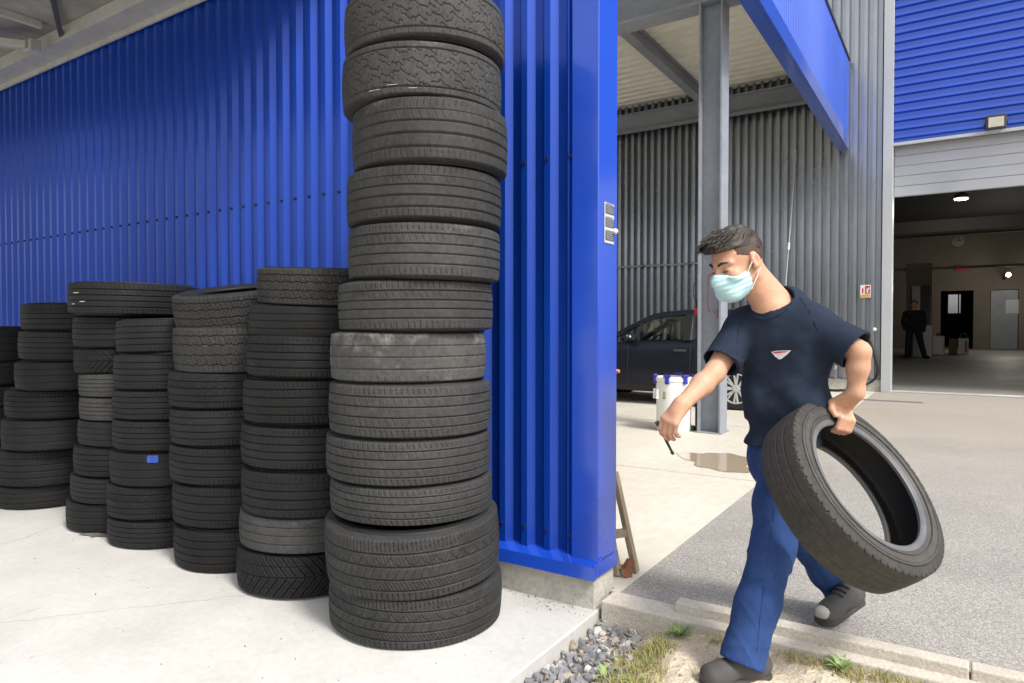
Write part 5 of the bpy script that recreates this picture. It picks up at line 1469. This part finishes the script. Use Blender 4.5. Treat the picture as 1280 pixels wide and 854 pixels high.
# pillars and rails
def side_pts(sg, arr): return [(cx_(u), yc + sg * hw, zz) for u, hw, zz in arr]
for sg in (-1, 1):
    mb = MB()
    mb.tube(side_pts(sg, [(-.38, .54, 1.25), (-.1, .565, 1.325), (.35, .59, 1.365), (.8, .60, 1.365), (1.2, .585, 1.335), (1.42, .60, 1.265), (1.75, .66, 1.10), (2.02, .72, .945)]), .042, 8, 4); mb.build('roof_rail', M['car'], car, smooth=True)
    mb = MB(); mb.beam((cx_(.74), yc + sg * .60, 1.36), (cx_(.72), yc + sg * .80, .95), .12, .05, Vector((0, sg, 0)), bev=.008); mb.build('pillar', M['car_trim'], car)
    mb = MB(); mb.beam((cx_(-.22), yc + sg * .57, 1.31), (cx_(-.42), yc + sg * .76, .98), .22, .05, Vector((0, sg, 0)), bev=.008); mb.build('pillar', M['car'], car)
    # quarter-light bar
    mb = MB(); mb.beam((cx_(1.48), yc + sg * .635, 1.21), (cx_(1.56), yc + sg * .79, .95), .03, .03, Vector((0, sg, 0))); mb.build('window_bar', M['car_trim'], car)
    # door: cut lines, handle, glass
    ys = yc + sg * .862
    mb = MB(); 
    for uu in (.66, 1.62):
        pts = [(cx_(uu - .02 * k * 0), yc + sg * (.838 + .030 * math.sin(math.pi * min(1, (zz - .2) / .76 * 1.15)) - (.05 * ((((zz - .2) / .76) - .85) / .15) ** 2 if (zz - .2) / .76 > .85 else 0)), zz) for k, zz in enumerate((.30, .42, .55, .68, .78, .88))]
        mb.tube(pts, .006, 6, 2)
    mb.build('door_gap', M['black'], car)
    mb = MB(); mb.box(cx_(.90), cx_(.72), ys - .012, ys + .012, .80, .828, bev=.008); mb.build('door_handle', M['steel_dark'], car)
    vs = [(cx_(.80), yc + sg * .615, 1.33), (cx_(1.30), yc + sg * .60, 1.31), (cx_(1.50), yc + sg * .64, 1.20), (cx_(1.58), yc + sg * .79, .95), (cx_(.78), yc + sg * .79, .965)]
    mb = MB(); mb.add(vs, [(0, 1, 2, 3, 4)]); mb.build('front_window', M['car_glass'], car)
    vs = [(cx_(.66), yc + sg * .62, 1.33), (cx_(-.10), yc + sg * .60, 1.31), (cx_(-.26), yc + sg * .77, .99), (cx_(.66), yc + sg * .79, .965)]
    mb = MB(); mb.add(vs, [(0, 1, 2, 3)]); mb.build('rear_window', M['car_glass'], car)
    mb = MB(); mb.ball((cx_(1.60), yc + sg * .93, 1.0), .085, 16, 10, (.75, 1.15, .85)); mb.beam((cx_(1.6), yc + sg * .78, .955), (cx_(1.6), yc + sg * .9, .98), .05, .04); mb.build('mirror', M['car'], car, smooth=True)
    mb = MB(); mb.box(cx_(2.0), cx_(.32), yc + sg * .845 - .012, yc + sg * .845 + .012, .27, .30, bev=.005); mb.build('sill_strip', M['car_trim'], car)
# windscreen and rear glass
mb = MB(); mb.add([(cx_(1.34), yc - .55, 1.34), (cx_(1.34), yc + .55, 1.34), (cx_(2.04), yc + .70, .935), (cx_(2.04), yc - .70, .935)], [(0, 1, 2, 3)]); mb.build('windscreen', M['car_glass'], car)
mb = MB(); mb.add([(cx_(-.39), yc - .5, 1.27), (cx_(-.39), yc + .5, 1.27), (cx_(-.57), yc + .62, .97), (cx_(-.57), yc - .62, .97)], [(0, 1, 2, 3)]); mb.build('rear_screen', M['car_glass'], car)
# inside
mb = MB(); mb.lathe([(.17, -.012), (.185, 0), (.17, .012), (.155, 0)], 28, (cx_(1.42), yc - .36, .92), (-.55, 0, .62), close=True); mb.beam((cx_(1.42), yc - .52, .92), (cx_(1.42), yc - .20, .92), .04, .03); mb.cyl((cx_(1.42), yc - .36, .92), (cx_(1.75), yc - .36, .78), .03); mb.build('steering_wheel', M['car_trim'], car, smooth=True)
for sg in (-1, 1):
    mb = MB(); mb.box(cx_(1.0), cx_(.5), yc + sg * .36 - .22, yc + sg * .36 + .22, .42, .56, bev=.04); mb.beam((cx_(.52), yc + sg * .36, .5), (cx_(.36), yc + sg * .36, 1.02), .42, .13, Vector((1, 0, 0)), bev=.05); mb.box(cx_(.40), cx_(.30), yc + sg * .36 - .13, yc + sg * .36 + .13, 1.06, 1.22, bev=.04); mb.build('seat', M['seat'], car, smooth=True)
mb = MB(); mb.box(cx_(2.0), cx_(1.6), yc - .7, yc + .7, .68, .88, bev=.05); mb.build('dashboard', M['car_trim'], car, smooth=True)
mb = MB(); mb.box(cx_(2.1), cx_(-.5), yc - .74, yc + .74, .24, .34, bev=.01); mb.build('floor_pan', M['car_trim'], car)
mb = MB(); mb.box(cx_(1.30), cx_(1.24), yc - .11, yc + .11, 1.22, 1.29, bev=.015); mb.build('rear_mirror', M['car_trim'], car)
# wheels, black arch discs, lights
for u in (0, WB):
    for sg in (-1, 1):
        yo = yc + sg * .80; s2 = sg
        mb = MB(); mb.lathe([(.001, 0), (.355, 0), (.36, .02), (.001, .02)], 32, (cx_(u), yc + sg * .852, .30), (0, sg, 0)); mb.build('arch_shade_disc', M['black'], car)  # black disc on the body side in place of the shaded wheel well
        wh_ = thing('wheel', (0, 0, 0), None, None); wh_.parent = car; wh_.location = Vector((cx_(u), yo, .30)) - car.location
        def wp_(mb, name, mat):
            o = mb.build(name, mat, None, smooth=True); o.parent = wh_; return o
        mb = MB(); mb.lathe([(.205, -.08), (.21, .085), (.235, .098), (.28, .095), (.297, .07), (.30, 0), (.297, -.08)], 40, (0, 0, 0), (0, sg, 0)); wp_(mb, 'tyre', M['casing'])
        mb = MB(); mb.lathe([(.212, .06), (.212, .092), (.198, .096), (.192, .08), (.190, .02), (.186, .0), (.001, .0)], 40, (0, 0, 0), (0, sg, 0)); wp_(mb, 'rim', M['alloy'])
        mb = MB(); mb.lathe([(.001, .012), (.184, .012), (.184, .016), (.001, .016)], 32, (0, 0, 0), (0, sg, 0)); wp_(mb, 'recess_shade_disc', M['black'])  # black disc behind the spokes stands in for shade in the recess
        mb = MB()
        for k in range(8):
            a = 2 * math.pi * k / 8; e1_ = Vector((math.cos(a), 0, math.sin(a)))
            for da in (-.13, .13):
                e2_ = Vector((math.cos(a + da), 0, math.sin(a + da)))
                mb.beam(e1_ * .03 + Vector((0, sg * .075, 0)), e2_ * .196 + Vector((0, sg * .082, 0)), .026, .022, Vector((0, 1, 0)), bev=.005)
        mb.lathe([(.001, .098), (.045, .096), (.055, .08), (.055, .04)], 20, (0, 0, 0), (0, sg, 0)); wp_(mb, 'spokes', M['alloy'])
for sg in (-1, 1):
    mb = MB(); mb.ball((cx_(3.12), yc + sg * .52, .66), .11, 14, 10, (.9, 1.0, .65)); mb.build('headlight', M['lamp_glass'], car, smooth=True)
    mb = MB(); mb.box(cx_(-.56), cx_(-.64), yc + sg * .6 - .06, yc + sg * .6 + .06, .80, .98, bev=.02); mb.build('tail_light', M['red'], car, smooth=True)

# ------------------------------------------------------------------ gravel, grass, weeds
mb = MB(); r3 = random.Random(11)
ico = bmesh.new(); bmesh.ops.create_icosphere(ico, subdivisions=2, radius=1); IV = [v.co.copy() for v in ico.verts]; IF = [[v.index for v in f.verts] for f in ico.faces]; ico.free()
def stone(mb, c, s):
    q = Matrix.Rotation(r3.uniform(0, 6.28), 3, Vector((r3.gauss(0, 1), r3.gauss(0, 1), r3.gauss(0, 1))).normalized())
    sc = Vector((s * r3.uniform(.8, 1.3), s * r3.uniform(.65, 1.05), s * r3.uniform(.5, .8)))
    cuts = [(Vector((r3.gauss(0, 1), r3.gauss(0, 1), r3.gauss(0, 1))).normalized(), r3.uniform(.45, .8)) for _ in range(9)]
    vs = []
    for v in IV:
        p = v.copy()
        for n_, d_ in cuts:
            e = p.dot(n_) - d_
            if e > 0: p -= n_ * e
        p = Vector((p.x * sc.x, p.y * sc.y, p.z * sc.z)); vs.append(c + q @ p)
    mb.add(vs, IF)
def gravel_edge(y):                              # right border of the stones, wavering
    return X_CORNER + .35 + .05 * math.sin(y * 9) + .03 * math.sin(y * 23 + 1) - max(0, 1.9 - y) * .05
cols = [MB(), MB(), MB()]
for k in range(1800):
    y = r3.uniform(.9, Y_WALL - .055); x = r3.uniform(X_CORNER + .012, gravel_edge(y) + .06)
    if x > gravel_edge(y) and r3.random() < .6: continue
    s = r3.choice((r3.uniform(.007, .013), r3.uniform(.012, .021), r3.uniform(.012, .022), r3.uniform(.020, .029)))
    z = Z_SOIL + r3.uniform(0, .035) * min(1, (gravel_edge(y) + .03 - x) / .12 + .2)
    stone(cols[0 if r3.random() < .70 else (1 if r3.random() < .6 else 2)], Vector((x, y, z)), s)
for k in range(260):                              # scattered bits on the soil
    y = r3.uniform(1.2, Y_WALL - .06); x = r3.uniform(gravel_edge(y), 1.2)
    stone(cols[1 if r3.random() < .6 else 2], Vector((x, y, Z_SOIL + soil_h(x, y) + .001)), r3.uniform(.003, .009))
M['stone_warm_'] = None
M['stone_warm'] = pmat('warm_stone', (.40, .36, .30), (.30, .26, .21), 9, .85, bump=.4, bscale=70, fine=(90, .15))
M['stone_pale'] = pmat('pale_stone', (.50, .48, .46), (.42, .41, .39), 9, .85, bump=.4, bscale=70, fine=(90, .12))
go = cols[0].build('gravel', M['stone']); tag(go, kind='stuff'); go['label'] = 'dark grey crushed stones filling the strip beside the slab edge'
go = cols[1].build('gravel', M['stone_warm']); tag(go, kind='stuff'); go['label'] = 'warm beige stones scattered through the gravel and soil'
go = cols[2].build('gravel', M['stone_pale']); tag(go, kind='stuff'); go['label'] = 'pale stones scattered through the gravel and soil'
mb = MB()
for k in range(260):
    if r3.random() < .6: x = r3.uniform(-2.2, X_CORNER - .02); y = Y_WALL - .055 - abs(r3.gauss(0, .05))
    else: x = r3.uniform(-4.5, -1.3); y = r3.uniform(1.2, 2.5)
    stone(mb, Vector((x, y, Z_SLAB + .001)), r3.uniform(.0012, .0038) if r3.random() < .93 else .006)
go = mb.build('grit', M['soil_dark']); tag(go, kind='stuff'); go['label'] = 'fine dark grit scattered over the pale concrete slab'
p = atz(121, 668, Z_SLAB); mb = MB(); vs = []
for i in range(18):
    a = 2 * math.pi * i / 18; rr_ = .085 * r3.uniform(.6, 1.2); vs.append((p.x + rr_ * math.cos(a) * 1.3, p.y + rr_ * math.sin(a) * .8, Z_SLAB + .003 + .004 * r3.random()))
vs.append((p.x, p.y, Z_SLAB + .012)); mb.add(vs, [(i, (i + 1) % 18, 18) for i in range(18)])
tag(mb.build('rubber_scrap', M['scrap'], origin=p), 'dark flat scrap lying on the slab between two tyre stacks', 'scrap')
def blade(mb, p, h, w_, lean, az):
    d = Vector((math.cos(az), math.sin(az), 0)); s = Vector((-d.y, d.x, 0)) * w_
    a = p; b = p + AU * h * .55 + d * lean * h * .35; c = p + AU * h * (1 - .25 * lean) + d * lean * h
    mb.add([a - s, a + s, b + s * .75, b - s * .75, c], [(0, 1, 2, 3), (3, 2, 4)])
mb = MB(); r4 = random.Random(3)
def tuft(x, y, rad, n, h):
    for k in range(n):
        a = r4.uniform(0, 6.28); rr_ = rad * math.sqrt(r4.random()); q = Vector((x + rr_ * math.cos(a), y + rr_ * math.sin(a), 0)); 
        if q.y > Y_WALL - .05: continue
        q.z = Z_SOIL + soil_h(q.x, q.y) - .003
        blade(mb, q, h * r4.uniform(.5, 1.2), r4.uniform(.0010, .0020), r4.uniform(.2, 1.3), r4.uniform(0, 6.28))
for px, py, rad, n, h in ((802, 815, .10, 420, .045), (790, 838, .12, 420, .045), (815, 805, .06, 180, .035), (770, 850, .08, 160, .04), (830, 812, .06, 120, .03), (985, 815, .07, 130, .035), (1010, 826, .08, 160, .04), (1075, 845, .10, 260, .04), (1120, 850, .10, 260, .045), (968, 806, .05, 90, .04), (1040, 815, .05, 120, .04), (900, 800, .05, 60, .025)):
    c = atz(px, py, Z_SOIL + .08); tuft(c.x, c.y, rad, n, h)
for k in range(110):
    x = r4.uniform(-.95, 2.5); tuft(x, Y_WALL - .065 - .05 * r4.random() ** 2, .035, r4.randint(8, 26), r4.uniform(.02, .045))
for k in range(26): tuft(r4.uniform(-.95, 1.5), r4.uniform(1.2, 2.4), .06, 40, .035)
go = mb.build('grass', M['grass']); tag(go, kind='stuff'); go['label'] = 'sparse yellow green grass growing in the dry soil'
def leafy(mb, p, d, up, ln_, wd):
    s = d.cross(up).normalized(); n = 6; vs = []; fs = []
    for i in range(n + 1):
        t = i / n; hw = wd * math.sin(math.pi * min(.97, .08 + t * .92)) ** .8 * (1 + .18 * (-1) ** i); c = p + d * ln_ * t + up * (ln_ * .75 * t * (1 - t * .75))
        vs += [c - s * hw + up * hw * .25, c, c + s * hw + up * hw * .25]
    for i in range(n):
        for q in (0, 1): fs.append((3 * i + q, 3 * i + q + 1, 3 * i + 3 + q + 1, 3 * i + 3 + q))
    mb.add(vs, fs)
def weed(px, py, n, ln_, label):
    c = atz(px, py, Z_SOIL + (.088 if px > 800 else 0)); c.y = min(c.y, Y_WALL - .075); c.z = Z_SOIL + soil_h(c.x, c.y)
    t = thing('weed', c, label, 'weed')
    for k in range(n):
        a = 2.4 * k + r4.uniform(-.3, .3); up = AU; d = Vector((math.cos(a), math.sin(a), r4.uniform(.1, .7))).normalized()
        mb = MB(); leafy(mb, c + Vector((0, 0, .004)), d, up, ln_ * r4.uniform(.6, 1.1), ln_ * r4.uniform(.07, .12)); mb.build('leaf', M['weed'], t, smooth=True)
weed(848, 792, 22, .06, 'leafy green weed growing against the kerb left of the walking leg')
weed(1056, 824, 18, .06, 'bright green rosette weed growing below the kerb right of the walking leg')
weed(764, 770, 7, .05, 'tiny pale weed sprouting among the grey stones at the wall corner')
weed(757, 857, 9, .06, 'small green weed at the edge of the gravel at the bottom of the picture')

# ------------------------------------------------------------------ light
SUN_EL, SUN_AZ = 50.0, -18.0                      # direction to the sun: azimuth from +X towards +Y
w = bpy.data.worlds.new('World'); scene.world = w; w.use_nodes = True
nt = w.node_tree; bg = nt.nodes['Background']
sky = nt.nodes.new('ShaderNodeTexSky'); sky.sky_type = 'NISHITA'; sky.sun_disc = False
sky.sun_elevation = R_(SUN_EL); sky.sun_rotation = R_(90 - SUN_AZ)
sky.air_density = 1.2; sky.dust_density = 4.0; sky.ozone_density = 1.0
hs = nt.nodes.new('ShaderNodeHueSaturation'); hs.inputs['Saturation'].default_value = .20; hs.inputs['Value'].default_value = 1.0
nt.links.new(sky.outputs[0], hs.inputs['Color']); nt.links.new(hs.outputs[0], bg.inputs['Color'])
bg.inputs['Strength'].default_value = .14
sd_ = bpy.data.lights.new('sun', 'SUN'); sd_.energy = 2.0; sd_.angle = R_(11); sd_.color = (1, .95, .88)
so = bpy.data.objects.new('sun', sd_); C.objects.link(so)
az = R_(SUN_AZ); el = R_(SUN_EL)
to = Vector((math.cos(el) * math.cos(az), math.cos(el) * math.sin(az), math.sin(el)))
so.rotation_euler = to.to_track_quat('Z', 'Y').to_euler()
so.location = (4, 0, 8)
vs_ = scene.view_settings
vs_.view_transform = 'Standard'; vs_.look = 'None'; vs_.exposure = .75; vs_.gamma = 1; vs_.use_curve_mapping = False
scene.cycles.max_bounces = 8
scene.cycles.use_denoising = True
